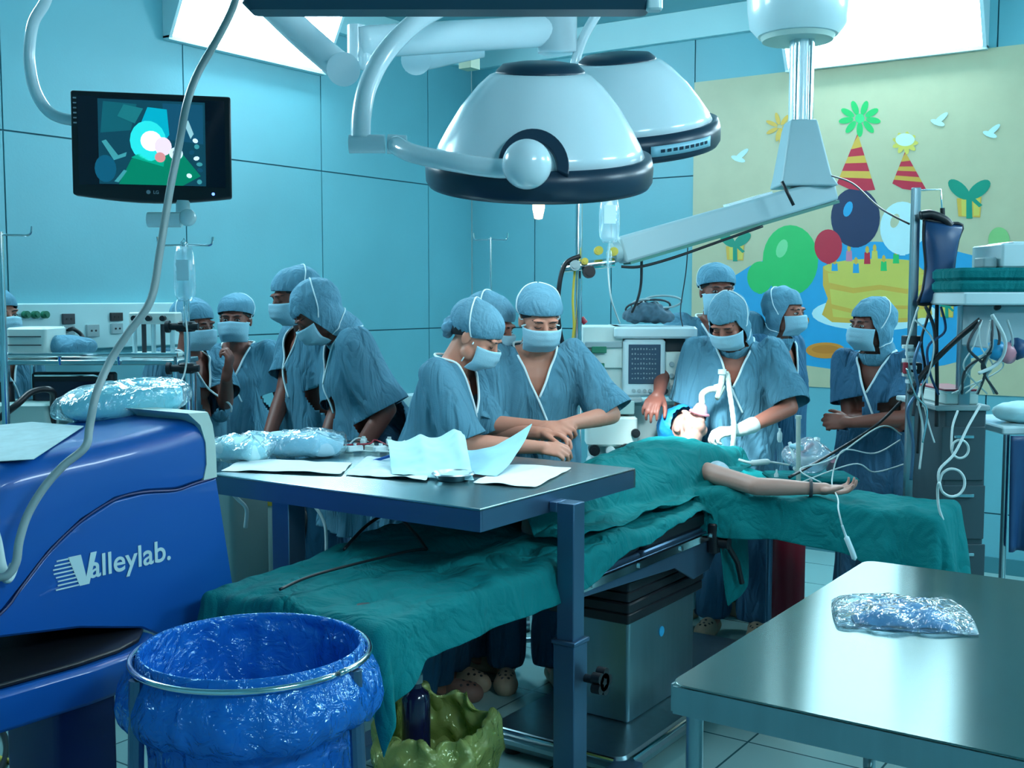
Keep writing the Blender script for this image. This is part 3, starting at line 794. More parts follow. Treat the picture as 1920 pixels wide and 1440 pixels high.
tb = G(); tb.lathe([(.02, .12), (BR*.86, .12), (BR*.93, .2), (BR*.985, .8), (BR*.97, .8), (BR*.91, .21), (BR*.85, .14), (.02, .14)], BC, n=48, cap=False)

# ------------------------------------------------------------------ YELLOW BAG + BOTTLE
YC = at(815, 1340, 3.22); YC.z = 0
YP = [(.02, .01), (.12, .012), (.15, .08), (.172, .19), (.170, .26), (.155, .30), (.142, .325), (.134, .318), (.145, .29), (.15, .2), (.13, .09), (.02, .05)]
YP = [(lerp0(p[0], q[0], j/5), lerp0(p[1], q[1], j/5)) for p, q in zip(YP, YP[1:]) for j in range(5)]+[YP[-1]]
yb = G(); yb.lathe(YP, YC, n=150, cap=False, wob=lambda a, h: 1+.26*nz(math.cos(a)*2.0+3, math.sin(a)*2.0, h*3)*(.4+h*3))
for i_, v_ in enumerate(yb.v):
    k_ = max(0, (v_.z-.2)/.12); an_ = math.atan2(v_.y-YC.y, v_.x-YC.x); v_.z += k_*(.035*math.cos(an_-2.4)+.03*nz(math.cos(an_)*3, math.sin(an_)*3, 5))
me = yb.mesh(); displace(me, crinkle(.018, 13))
yo = link_mesh('waste_bag', me, BAGY); md = yo.modifiers.new('u', 'SUBSURF'); md.levels = md.render_levels = 1
setp(yo, 'yellow plastic waste bag standing open on the floor', 'plastic bag')
bt = thing('dark_bottle', YC+Vector((-.04, -.02, .1)), 'dark bottle with pale cap standing in the yellow bag', 'bottle')
q = YC+Vector((-.045, -.03, 0))
g = G(); g.lathe([(.04, .12), (.042, .14), (.042, .375), (.036, .395), (.018, .41), (.016, .43)], q, n=24); g.build('body', mat('dark_glass', (.01, .012, .05), .15, coat=.6), bt)
g = G(); g.lathe([(.02, .425), (.02, .45), (.015, .454)], q, n=18); g.build('cap', MATS['grey_plastic'], bt)

# ------------------------------------------------------------------ OPERATING TABLE
opt = thing('operating_table', (3.0, -3.2, 0), 'steel operating table on a square column under green drapes', 'operating table')
g = G(); g.rbox((2.74, -3.66, .03), (3.30, -2.25, .10), .06, 5); g.build('base', STEEL2, opt)
g = G(); g.tube([(2.78, -3.66, .1), (3.26, -3.66, .1)], .008); g.tube([(3.3, -3.62, .1), (3.3, -2.3, .1)], .008); g.build('base_edge', CHROME, opt)
for x in (2.82, 3.22):
    for y in (-3.58, -2.33):
        g = G(); g.cyl((x, y, 0), (x, y, .035), .03); g.build('foot', BLACK, opt)
g = G(); g.rbox((2.86, -3.37, .10), (3.15, -2.86, .45), .012); g.build('column', STEEL2, opt)
g = G(); g.cyl(on_x(1240, 1168, 3.151)+Vector((0, 0, -.03)), on_x(1240, 1168, 3.151)+Vector((.0, 0, -.03))+Vector((.003, 0, 0)), .018, n=20); g.build('blue_badge', MB, opt)
g = G()
for k in range(5): z0 = .451+.037*k; g.rbox((2.845-.004*(k % 2), -3.40-.004*(k % 2), z0), (3.165+.004*(k % 2), -2.82, z0+.036), .01)
g.build('bellows', BLACK, opt)
g = G(); g.rbox((2.80, -3.62, .65), (3.19, -2.55, .685), .01); g.build('frame', DARK, opt)
for k, (ya, yb_) in enumerate(((-3.86, -3.42), (-3.40, -2.92), (-2.90, -2.05), (-4.72, -3.88))):
    g = G(); g.rbox((2.66, ya, .685), (3.22, yb_, .71), .01); g.build('table_section', STEELD, opt)
    g = G(); g.rbox((2.65, ya, .711), (3.225, yb_, .775), .03); g.build('mattress', BLACK, opt)
# side plate and accessory rail seen below the drape
g = G(); g.prism([(3.225, -3.9, .655), (3.225, -3.88, .70), (3.225, -2.9, .70), (3.225, -2.84, .63), (3.225, -2.92, .555), (3.225, -3.05, .545), (3.225, -3.2, .615)], (.012, 0, 0)); g.build('side_plate', STEELD, opt, bevel=.003)
g = G(); g.box((3.245, -3.86, .675), (3.257, -2.88, .70))
for y in (-3.8, -3.5, -3.2, -2.95): g.cyl((3.23, y, .687), (3.25, y, .687), .008); g.cyl((3.257, y, .687), (3.263, y, .687), .008, n=10)
g.build('side_rail', CHROME, opt)
g = G(); g.rbox((3.238, -2.95, .62), (3.275, -2.88, .73), .01); g.cyl((3.275, -2.915, .66), (3.31, -2.915, .66), .022); g.tube([(3.30, -2.915, .66), (3.32, -2.86, .58), (3.33, -2.84, .50)], .01); g.build('rail_clamp', BLACK, opt)

# ------------------------------------------------------------------ cloth hanging over an edge
def sheet(name, rect, zf, borders, nu, nv, label, cat, m=GREEN, fold=.03, ff=26, wr=.006, wf=(6, 6), M=None, thick=.004, seed=0, flare=.10, minz=.02, rnd=.03):
    """rect: flat support x0,x1,y0,y1. borders(u,v) -> cloth plane position. cloth beyond the rect hangs down with folds."""
    x0, x1, y0, y1 = rect; V = []
    for j in range(nv+1):
        for i in range(nu+1):
            a, b = borders(i/nu, j/nv)
            cx = min(max(a, x0), x1); cy = min(max(b, y0), y1)
            ex_, ey_ = a-cx, b-cy; e = math.hypot(ex_, ey_)
            zt = zf(cx, cy)
            w_ = wr*(nz(a*wf[0]+seed, b*wf[1], seed)+.6*nz(a*wf[0]*2.6, b*wf[1]*2.6, seed+4)+.9*(abs(nz(a*wf[0]*.8+9, b*wf[1]*.8, 2+seed))))
            if e < 1e-6: V.append((a, b, zt+w_)); continue
            nx_, ny_ = ex_/e, ey_/e
            t = min(e/rnd, PI/2)
            out = rnd*math.sin(t); dn = rnd*(1-math.cos(t)); e2 = max(0, e-rnd*PI/2)
            per = cx*1.0+cy*1.0+math.atan2(ny_, nx_)*.22
            f = fold*min(1, e2/.18)*(math.sin(per*ff+3*nz(per*4, seed, 1))*.6+.7*nz(per*ff*.35, e2*1.5, seed))
            out += f+flare*e2+abs(fold)*.5*min(1, e2/.1)
            z_ = zt-dn-e2*.985+w_*max(0, 1-e2*8)
            V.append((cx+nx_*out, cy+ny_*out, max(z_, minz)))
    Fs = [(j*(nu+1)+i, j*(nu+1)+i+1, (j+1)*(nu+1)+i+1, (j+1)*(nu+1)+i) for j in range(nv) for i in range(nu)]
    g = G()
    if M: g.M = M
    g.add(V, Fs); me = g.mesh()
    o = link_mesh(name, me, m, None)
    md = o.modifiers.new('s', 'SOLIDIFY'); md.thickness = thick; md.offset = 1
    md = o.modifiers.new('u', 'SUBSURF'); md.levels = md.render_levels = 1
    return setp(o, label, cat)
def lerp(a, b, t): return a+(b-a)*t
def table(xs, x):
    for (a, p), (b, q) in zip(xs, xs[1:]):
        if x <= b: return p if x <= a else p+(q-p)*(x-a)/(b-a)
    return xs[-1][1]
def sm(t): t = min(max(t, 0), 1); return t*t*(3-2*t)
ND = [(-5.0, .24), (-4.80, .22), (-4.68, .17), (-4.60, .12), (-4.35, .12), (-4.14, .125), (-3.88, .11), (-3.4, .055), (-3.0, .02), (-2.94, .04), (-2.88, .40), (-2.72, .34), (-2.62, .05), (-2.3, .05)]
def zbed(x, y):
    z0 = .782
    q = math.exp(-((x-2.95)/.2)**2)
    legs = .03*q*sm((y+4.0)/.4)
    return z0+legs+.02*sm((y+3.6)/.3)*0+.028*max(0, nz(x*5, y*3.2, 4))+.05*math.exp(-((y+4.0)/.3)**2)*sm((2.95-x)/.25)
def bb(u, v):
    y = lerp(-4.92, -2.1, v)
    return lerp(2.48, 3.225+table(ND, y), u), y
sheet('bed_drape', (2.655, 3.222, -4.72, -2.08), zbed, bb, 90, 240, 'large green cloth drape covering the lower half of the operating table', 'drape', fold=.022, ff=30, wr=.017, wf=(8, 6), seed=1)
# patient cover
def zpat(x, y):
    xc = 2.93
    ty_ = (y+3.72)/1.1
    h = table([(-3.8, .10), (-3.6, .13), (-3.35, .10), (-3.1, .115), (-2.95, .13), (-2.75, .155), (-2.6, .15), (-2.45, .11)], y)
    wd = table([(-3.8, .13), (-3.3, .15), (-2.9, .20), (-2.5, .22)], y)
    q = max(0, 1-abs((x-xc)/wd)**2.6)**.6 if abs(x-xc) < wd else 0
    return .812+h*q+.02*math.exp(-((x-xc)/.3)**2)+.045*sm((y+2.9)/.3)*sm((x-3.0)/.15)
def bp_(u, v):
    y = lerp(-3.78, -2.50, v)
    y2 = y+.14*u*v-.06*(1-v)*u
    return lerp(2.60-.05*v, table([(-3.8, 3.20), (-3.3, 3.215), (-2.9, 3.19), (-2.4, 3.23)], y), u), y2-.22*(1-u)*v*0
PAT_Z = zpat
sheet('patient_cover', (2.655, 3.215, -3.8, -2.2), zpat, bp_, 70, 130, 'bright green cloth covering the patient from chest to shins', 'drape', fold=.015, ff=24, wr=.013, wf=(9, 4), seed=5, mat=None) if False else \
sheet('patient_cover', (2.655, 3.215, -3.8, -2.2), zpat, bp_, 70, 130, 'bright green cloth covering the patient from chest to shins', 'drape', fold=.015, ff=24, wr=.020, wf=(10, 5), seed=5)
# arm board with its drape
ab = thing('arm_board', (3.6, -2.77, .78), 'padded arm board reaching sideways from the operating table', 'arm board')
g = G(); g.rbox((3.17, -2.90, .785), (4.02, -2.64, .80), .03); g.build('board', STEELD, ab)
g = G(); g.rbox((3.24, -2.895, .80), (4.015, -2.645, .835), .05); g.build('pad', BLACK, ab)
g = G(); g.tube([(3.17, -2.77, .775), (3.45, -2.77, .775)], .014); g.build('bracket', CHROME, ab)
def bab(u, v):   # u along x, v across y
    x = lerp(3.17, 4.02+.34-.10*v, u)
    nd = table([(3.1, .16), (3.3, .17), (3.5, .15), (3.75, .17), (3.95, .24), (4.1, .26), (4.4, .26)], x)
    return x, lerp(-2.90-nd, -2.60+.14, v)
sheet('arm_board_drape', (3.15, 4.01, -2.89, -2.65), lambda x, y: .842, bab, 130, 60, 'green cloth draped over the arm board with a long hanging end', 'drape', fold=.02, ff=24, wr=.014, wf=(9, 9), seed=9)

# ------------------------------------------------------------------ INSTRUMENT TABLE over the bed
IZ = 1.0
it = thing('instrument_table', (2.7, -3.9, 0), 'steel over-bed instrument table on square posts', 'table')
g = G(); g.box((2.20, -4.335, IZ-.006), (3.235, -3.49, IZ)); g.build('top', STEEL, it, bevel=.002)
for a, b_ in (((2.20, -4.335, IZ-.062), (3.235, -4.325, IZ-.0065)), ((2.20, -3.50, IZ-.062), (3.235, -3.49, IZ-.0065)), ((3.225, -4.324, IZ-.062), (3.235, -3.501, IZ-.0065)), ((2.20, -4.324, IZ-.062), (2.21, -3.501, IZ-.0065))):
    g = G(); g.box(a, b_); g.build('apron', STEELD if a[1] < -4.3 and b_[0] > 3 else STEEL2, it)  # aprons towards the viewer use darker steel, their shade painted in
g = G(); g.box((3.20-.035+.05, -4.01, .50), (3.27+.01, -3.93, IZ-.0625)) if False else g.box((3.262, -4.005, .50), (3.318, -3.945, IZ-.03))
g.box((3.2355, -4.005, IZ-.06), (3.262, -3.945, IZ-.03)); g.build('upper_post', STEELD, it, bevel=.003)
g = G(); g.box((3.255, -4.012, .05), (3.325, -3.938, .565)); g.box((3.25, -4.017, .565), (3.33, -3.933, .578)); g.build('lower_post', STEELD, it, bevel=.003)
g = G(); kc = Vector((3.345, -3.95, .46)); g.cyl(kc-Vector((.02, 0, 0)), kc+Vector((.02, 0, 0)), .012)
for k in range(5):
    a = 2*PI*k/5; g.cyl(kc+Vector((.018, .025*math.cos(a), .025*math.sin(a))), kc+Vector((.045, .025*math.cos(a), .025*math.sin(a))), .016, n=12)
g.cyl(kc+Vector((.018, 0, 0)), kc+Vector((.045, 0, 0)), .026, n=20); g.build('locking_knob', BLACK, it)
g = G(); g.box((2.45, -4.32, .05), (2.52, -4.25, IZ-.0625)); g.build('rear_post', STEELD, it, bevel=.003)
g = G(); g.box((3.25, -4.32, .04), (3.33, -3.6, .09)); g.box((2.44, -4.6, .04), (2.53, -3.7, .09)); g.build('foot_bar', STEELD, it, bevel=.004)
for (x, y) in ((3.29, -4.28), (3.29, -3.64), (2.485, -4.56), (2.485, -3.74)):
    g = G(); g.cyl((x-.012, y, .022), (x+.012, y, .022), .022, n=16); g.build('caster', BLACK, it)

# things lying on it
def sheet_paper(name, quad, z, label, cat, m, amp=.006, fr=9, lift=None, n=16, thick=.0012, group=None, seed=0):
    """thin sheet through four corners (px,py) on the table plane, softly wavy"""
    Q = [on_z(u, v, z) for u, v in quad]; V = []
    for j in range(n+1):
        for i in range(n+1):
            s, t = i/n, j/n
            p = (Q[0]*(1-s)+Q[1]*s)*(1-t)+(Q[3]*(1-s)+Q[2]*s)*t
            h = amp*(.55+nz(p.x*fr+seed, p.y*fr, seed)+.5*nz(p.x*fr*2.5, p.y*fr*2.5, seed+3))
            if lift: 
                l = lift(s, t)
                if isinstance(l, tuple): p = p+Vector(l[:2]+(0,)); h += l[2]
                else: h += l
            V.append((p.x, p.y, z+max(h, .0012)))
    g = G(); g.add(V, [(j*(n+1)+i, j*(n+1)+i+1, (j+1)*(n+1)+i+1, (j+1)*(n+1)+i) for j in range(n) for i in range(n)])
    o = link_mesh(name, g.mesh(), m, None)
    md = o.modifiers.new('s', 'SOLIDIFY'); md.thickness = thick; md.offset = 1
    md = o.modifiers.new('u', 'SUBSURF'); md.levels = md.render_levels = 1
    return setp(o, label, cat, group)
def pillow_pack(name, c, sx, sy, sz, rz, label, cat, m, wrap=None, nu=40, nv=20, p=3, amp=.01, fr=12, part='contents', tilt=0):
    t = thing(name, c, label, cat, rz)
    M = Matrix.Translation(Vector(c)+Vector((0, 0, sz))) @ Matrix.Rotation(rz, 4, 'Z')
    def mk(sc, a, f, mm, nm):
        g = G(); g.ell((0, 0, 0), (1, 1, 1), nu=nu, nv=nv); V = []
        for q in g.v:
            w3 = Vector([math.copysign(abs(k)**(2/p), k) for k in q])
            r_ = Vector((w3.x*sx*sc, w3.y*sy*sc, w3.z*sz*(sc if nm == part else sc*1.02)))
            r_ += a*Vector((nz(*(r_*f)), nz(*(r_*f+Vector((5, 5, 5)))), nz(*(r_*f+Vector((9, 0, 3))))))
            r_.z = max(r_.z, -sz+.001)
            V.append(M @ r_)
        g.v = V; return link_mesh(nm, g.mesh(), mm, t)
    mk(1, amp, fr, m, part)
    if wrap: mk(1.07, amp*1.6, fr*1.5, wrap, 'plastic_wrap')
    return t
zi = IZ+.0005
pc = on_z(470, 858, zi)
pillow_pack('wrapped_pack', on_z(455, 862, zi), .10, .10, .04, R(20), 'clear bagged white pack at left end of the instrument table', 'wrapped pack', mat('pack_white', (.42, .68, .72), .7, var=.3, vs_=18), CLEAR, amp=.016, fr=14)
pillow_pack('wrapped_pack', on_z(560, 855, zi), .155, .085, .042, R(34), 'long blue-white wrapped pack on the instrument table', 'wrapped pack', mat('pack_pale', (.36, .60, .72), .7, var=.25, vs_=14), CLEAR, amp=.012)
sheet_paper('folded_paper', [(412, 884), (640, 893), (662, 868), (450, 866)], zi, 'flat white paper wrapper along the front of the instrument table', 'paper', PAPER, .010, 8, seed=2)
sheet_paper('paper_wrapper', [(645, 892), (800, 905), (820, 868), (690, 860)], zi, 'crinkled white wrapper left of the steel dish', 'paper', mat('paper_print', (.60, .76, .84), .7, var=.3, vs_=30), .012, 13, seed=6)
sheet_paper('crumpled_drape', [(735, 895), (890, 905), (865, 862), (725, 862)], zi, 'crumpled pale green paper drape heaped mid table', 'paper drape', PAPERB, .012, 11, lift=lambda s, t: .105*sm(t*1.3)*(.6+.4*s)*(1-.25*abs(math.sin(s*7))), n=30, seed=4)
sheet_paper('upright_paper', [(845, 890), (930, 896), (985, 868), (870, 862)], zi, 'blue paper sheet bent upward beside the crumpled drape', 'paper', mat('paper_blue', (.34, .68, .82), .7, var=.1, vs_=20), .006, 9, lift=lambda s, t: (.03*t*s, .0, .10*(s**2)*(t**2)+.03*t), n=24, seed=8)
sheet_paper('folded_paper', [(885, 907), (1005, 917), (1073, 880), (950, 874)], zi, 'flat white folded paper at the right end of the instrument table', 'paper', PAPER, .008, 8, seed=11)
dsh = on_z(850, 900, zi)
g = G(); g.lathe([(.0, .002), (.045, .001), (.06, .018), (.066, .02), (.062, .024), (.055, .018), (.042, .006), (0, .006)], dsh, n=36, cap=False); setp(g.build('steel_dish', STEEL2, None), 'shallow steel dish under the crumpled drape front edge', 'dish')
# clutter of white clips and cords
cl = thing('cable_bundle', on_z(700, 842, zi), 'tangle of white clips and cords beyond the long wrapped pack', 'cable')
for k in range(7):
    q = on_z(650+16*k, 848+5*math.sin(k*2), zi); g = G()
    g.M = Matrix.Translation(q+Vector((0, 0, .012+.010*(k % 3)))) @ Matrix.Rotation(k*1.1, 4, 'Z')
    g.rbox((-.028, -.01, -.010), (.028, .01, .010), .006); g.cyl((0, 0, .008), (0, 0, .018), .007, n=10); o = g.build('clip', [OFFW, WHITE, CABLE][k % 3], cl)
for k in range(4):
    random.seed(k+3); g = G(); pts = [on_z(640+40*j+random.uniform(-14, 14), 846+random.uniform(-10, 12), zi)+Vector((0, 0, .006+random.uniform(0, .035))) for j in range(5)]
    g.tube(arc(pts), .003, 6); g.build('cord', [CABLE, DARK, RED, CABLE][k], cl, smooth=True)
pen = G(); pen.tube([on_z(745, 862, zi)+Vector((0, 0, .02)), on_z(700, 868, zi)+Vector((0, 0, .006))], .005, 8); setp(pen.build('blue_pen', mat('pen_blue', (.01, .12, .5), .4), None), 'short blue tube lying against the white wrapper', 'pen')

# ------------------------------------------------------------------ RIGHT STEEL TABLE
QZ = .85
rt = thing('steel_table', (4.6, -4.2, 0), 'large polished steel table in the right foreground', 'table')
STEELT = mat('polished_steel', (.25, .35, .34), .27, 1, var=.05, vs_=3, aniso=1.0, spec=.5)
g = G(); g.rbox((4.04, -4.86, QZ-.004), (5.25, -3.70, QZ), .035, 5); g.build('top', STEELT, rt)
g = G(); g.prism([(4.05, -4.861, QZ-.055), (5.24, -4.861, QZ-.055), (5.24, -4.861, QZ-.0045), (4.05, -4.861, QZ-.0045)], (0, .004, 0)); g.prism([(4.041, -4.85, QZ-.055), (4.041, -3.71, QZ-.055), (4.041, -3.71, QZ-.0045), (4.041, -4.85, QZ-.0045)], (.004, 0, 0)); g.box((5.24, -4.85, QZ-.055), (5.244, -3.71, QZ-.0045)); g.box((4.05, -3.706, QZ-.055), (5.24, -3.702, QZ-.0045)); g.build('apron', STEEL2, rt)
for (x, y) in ((4.075, -4.82), (5.2, -4.82), (4.075, -3.74), (5.2, -3.74)):
    g = G(); g.cyl((x, y, .0), (x, y, QZ-.005), .016, n=20); g.cyl((x, y, 0), (x, y, .04), .02, n=16); g.build('leg', STEEL2, rt)
g = G(); g.rbox((4.06, -4.80, .30), (5.22, -3.76, .315), .03); g.build('lower_shelf', STEELT, rt)
# plastic package on it
pl0 = on_z(1690, 1160, QZ)
t = thing('plastic_pouch', pl0, 'blue folded item sealed in a shiny clear pouch on the steel table', 'pouch')
Mx = Matrix.Translation((pl0.x, pl0.y, QZ)) @ Matrix.Rotation(R(22), 4, 'Z')
def pouch(nm, a, b, h, m, amp, fr, off=0):
    g = G(); V = []; n = 40
    for side in (1, -1):
        for j in range(n+1):
            for i in range(n+1):
                s, q = i/n*2-1, j/n*2-1
                e = max(0, (1-abs(s)**2.5))*max(0, (1-abs(q)**2.5))
                z_ = h*(e**.5)*(1+.35*nz(s*2.2+off, q*2.2, 2))
                wv = .004*math.sin(s*9+q*3)*(1-e)+amp*nz(s*fr, q*fr, off)*e
                V.append(Mx @ Vector((a*s*(1-.03*q*q), b*q*(1-.03*s*s), (z_+.006+wv if side > 0 else .0025+max(0, wv)*.3))))
    N = (n+1)**2
    fs = [(j*(n+1)+i, j*(n+1)+i+1, (j+1)*(n+1)+i+1, (j+1)*(n+1)+i) for j in range(n) for i in range(n)]
    fs += [tuple(reversed([x+N for x in f])) for f in fs]
    bd = [i for i in range(n+1)]+[(j)*(n+1)+n for j in range(1, n+1)]+[n*(n+1)+i for i in range(n-1, -1, -1)]+[j*(n+1) for j in range(n-1, 0, -1)]
    for k in range(len(bd)): a_, b_ = bd[k], bd[(k+1) % len(bd)]; fs.append((a_, a_+N, b_+N, b_))
    g.add(V, fs); return link_mesh(nm, g.mesh(), m, t)
pouch('folded_item', .105, .075, .026, mat('item_blue', (.05, .26, .52), .5, var=.2, vs_=12), .006, 3)
pouch('clear_film', .145, .105, .036, film('pouch_film', (.8, .93, 1), .6, 26, 1, .12), .008, 5, 3)

V_UP = Vector((0, 0, 1))
# ------------------------------------------------------------------ SURGICAL LAMPS
def dome(t, c, ax, rr, h):
    """lamp head with axis ax through rim centre c"""
    ax = ax.normalized()
    g = G(); prof = [(rr*.985, .0), (rr*.93, h*.16), (rr*.84, h*.36), (rr*.72, h*.60), (rr*.56, h*.84), (rr*.46, h*.95), (rr*.38, h*.99)]
    g.lathe(prof, c, ax, 72); g.build('dome', LAMPW, t, smooth=True)
    g = G(); g.lathe([(rr*.41, h*.955), (rr*.40, h*1.0), (rr*.34, h*1.07), (rr*.18, h*1.10), (0.001, h*1.11)], c, ax, 48); g.build('vent_cap', DARKB, t, smooth=True)
    g = G(); g.lathe([(rr*.96, .01), (rr*1.03, .012), (rr*1.055, -.02), (rr*1.05, -.06), (rr*1.02, -.075), (rr*.93, -.075), (rr*.93, -.03), (rr*.96, .01)], c, ax, 72, cap=False); g.build('rim', DARKB, t, smooth=True)
    g = G(); g.lathe([(rr*.93, -.055), (rr*.5, -.05), (.02, -.05)], c, ax, 60); g.build('lens', mat('lamp_lens', (.7, .8, .8), .2, emit=2.2, ecol=(.85, .97, 1)), t, smooth=True)
# lamp one
c1 = at(1011, 297, 3.3)
ax1 = (Vector((0, 0, 1))-HF*.27+RT*.005).normalized()
l1 = thing('surgical_lamp', c1, 'large white dome surgical lamp with dark rim, the nearer of two', 'surgical lamp')
dome(l1, c1, ax1, .312, .245)
bc = at(988, 308, 3.3-.37)
side = Vector((-HF.x, -HF.y, 0))
g = G(); cc = at(1000, 303, 3.3-.27); nn = (side+Vector((0, 0, .35))).normalized(); xx = RT; yy = nn.cross(xx)*-1
pts_o = [cc+xx*.104*math.cos(R(a))+yy*.115*math.sin(R(a)) for a in range(-10, 191, 10)]
if pts_o[10].z < cc.z: yy = -yy
ro = [cc+xx*.104*math.cos(R(a))+yy*.125*math.sin(R(a))-nn*.06 for a in range(-15, 196, 10)]; ri = [cc+xx*.062*math.cos(R(a))+yy*.078*math.sin(R(a))-nn*.03 for a in range(195, -16, -10)]
cc = at(1000, 312, 2.985); nn = (-HF*.93+V_UP*.36).normalized(); uu_ = (V_UP-nn*V_UP.dot(nn)).normalized()
ro = [cc+RT*.094*math.cos(R(q))+uu_*.112*math.sin(R(q)) for q in range(-12, 193, 8)]; ri = [cc+RT*.062*math.cos(R(q))+uu_*.074*math.sin(R(q)) for q in range(192, -13, -8)]
n = len(ro); V = [p-nn*.13 for p in ro]+ro+ri[::-1]+[p-nn*.13 for p in ri[::-1]]
g = G(); g.add(V, [(k*n+i, k*n+i+1, (k+1)*n+i+1, (k+1)*n+i) for k in range(3) for i in range(n-1)]+[(0, n, 2*n, 3*n), (n-1, 4*n-1, 3*n-1, 2*n-1)]); g.build('pivot_collar', DARKB, l1, bevel=.003)
g = G(); g.ell(bc, (.064, .064, .064), nu=32, nv=20); g.build('pivot_ball', LAMPW, l1, smooth=True)
g = G(); g.tube(arc([bc+Vector((0, 0, 0)), at(940, 316, 2.98), at(850, 304, 3.02), at(775, 288, 3.1), at(742, 272, 3.18)], 8), [.026]*33, 14); g.build('yoke_arm', LAMPW, l1, smooth=True)
def tubeo(t, name, pts, r, m=LAMPW, k=8, n=14):
    g = G(); P_ = arc(pts, k) if len(pts) > 2 else [Vector(p) for p in pts]; g.tube(P_, r, n); return g.build(name, m, t, smooth=True)
g = G(); g.cyl(at(655, 270, 3.2), at(722, 270, 3.2), .026, n=24); g.cyl(at(727, 270, 3.2), at(762, 272, 3.2), .027, n=24); g.build('swivel_joint', LAMPW, l1)
tubeo(l1, 'curved_arm', [at(676, 262, 3.2), at(678, 215, 3.22), at(690, 160, 3.25), at(722, 100, 3.3), at(775, 45, 3.35), at(830, 12, 3.4), at(900, -20, 3.5), at(960, -60, 3.7)], .028)
g = G(); hc = c1-ax1*.06
g.cyl(hc, hc-ax1*.045, .016, n=20); g.build('handle_mount', mat('brown_plastic', (.16, .05, .02), .4), l1)
g = G(); g.lathe([(.014, -.045), (.018, -.05), (.018, -.085), (.012, -.115), (.001, -.118)], hc, ax1, 24); g.build('handle', mat('handle_painted_glow', (.9, .7, .5), .4, emit=1.0, ecol=(1, .62, .38)), l1, smooth=True)  # painted glow: emission stands in for lamp light on the handle
# lamp two
c2 = at(1162, 238, 3.95)
ax2 = (Vector((0, 0, 1))-HF*.30+RT*(-.08)).normalized()
l2 = thing('surgical_lamp', c2, 'second white dome surgical lamp, partly hidden behind the first', 'surgical lamp')
dome(l2, c2, ax2, .325, .225)
def rimpt(ang, dz, rad):
    x_, y_, z_ = frame_from(ax2); return c2+ax2*dz+(RT-ax2*RT.dot(ax2)).normalized()*rad*math.cos(ang)+((-HF)-ax2*(-HF).dot(ax2)).normalized()*rad*math.sin(ang)
g = G(); V = []; n = 14
for k in range(n+1):
    a = R(38)+R(42)*k/n; V += [rimpt(a, -.018, .3455), rimpt(a, -.052, .3435)]
g.add(V, [(2*k, 2*k+1, 2*k+3, 2*k+2) for k in range(n)]); g.build('name_strip', mat('strip_blue', (.30, .62, .75), .4), l2, solid=.002)
g = G()
for k in range(9):
    a = R(42)+R(34)*k/9
    V = [rimpt(a, -.030, .3475), rimpt(a, -.040, .347), rimpt(a+R(2.4), -.040, .347), rimpt(a+R(2.4), -.030, .3475)]; g.add(V, [(0, 1, 2, 3)])
g.build('strip_print', DARKB, l2, solid=.001, auto=False)
h2 = c2-ax2*.06
g = G(); g.lathe([(.024, .01), (.030, 0), (.034, -.05), (.036, -.085), (.030, -.10), (.001, -.10)], h2-ax2*.02+RT*.02, ax2, 28); g.build('handle', MATS['handle_painted_glow'], l2, smooth=True)  # same painted glow, as if lit by the lamp above
tubeo(l2, 'drop_arm', [at(1140, -10, 4.0), at(1118, 28, 4.0), at(1092, 75, 4.0), at(1075, 130, 4.0), at(1066, 175, 3.95), at(1062, 215, 3.9)], .017)
sp = bpy.data.lights.new('lamp_beam', 'SPOT'); so = bpy.data.objects.new('lamp_beam', sp); COL.objects.link(so)
HEADP = at(1295, 800, 4.72)
so.location = c2-ax2*.13; sp.energy = 190; sp.color = (.85, .97, 1); sp.spot_size = R(30); sp.spot_blend = .9; sp.shadow_soft_size = .12
so.rotation_euler = (HEADP-so.location).to_track_quat('-Z', 'Y').to_euler()
# ceiling stem and horizontal arms that carry the lamps
cs = thing('lamp_ceiling_mount', at(1045, 60, 4.0), 'white ceiling column with swinging arms above the surgical lamps', 'ceiling mount')
tubeo(cs, 'column', [at(1045, 98, 4.0), Vector((at(1045, 98, 4.0).x, at(1045, 98, 4.0).y, RZ))], .068, n=28)
g = G(); cp = at(1045, 98, 4.0); g.lathe([(.11, RZ-.05), (.11, RZ-.001), (.09, RZ-.06)][:2], (cp.x, cp.y, 0), n=28); g.build('ceiling_plate', LAMPW, cs)
tubeo(cs, 'upper_arm', [at(1045, 58, 4.0), at(860, 68, 3.85), at(672, 80, 3.7)], .052, n=20)
g = G(); g.cyl(at(668, 48, 3.7), at(668, 118, 3.7), .028, n=20); g.ell(at(680, 108, 3.7), (.03, .03, .04)); g.build('arm_knuckle', LAMPW, cs)
g = G(); a_, b_ = at(778, 112, 4.1), at(905, 92, 4.15); g.tube([a_, b_], [.045, .03], 16); g.cyl(at(780, 112, 3.98), at(780, 112, 4.2), .052, n=24); g.cyl(at(760, 110, 4.1), at(775, 110, 4.1), .045, n=20); g.build('short_arm', LAMPW, cs)
tubeo(cs, 'spring_arm', [at(470, -30, 3.5), at(560, 58, 3.5), at(645, 132, 3.5)], .044, n=20)
g = G(); g.cyl(at(644, 130, 3.43), at(644, 130, 3.57), .05, n=28); g.build('spring_arm_joint', LAMPW, cs)
g = G(); g.box(*sortbox(at(880, 130, 4.6)+Vector((-.03, -.03, 0)), at(880, 98, 4.6)+Vector((.03, .03, 0)))); g.build('bracket', mat('pale_yellow', (.40, .50, .34), .5), cs)
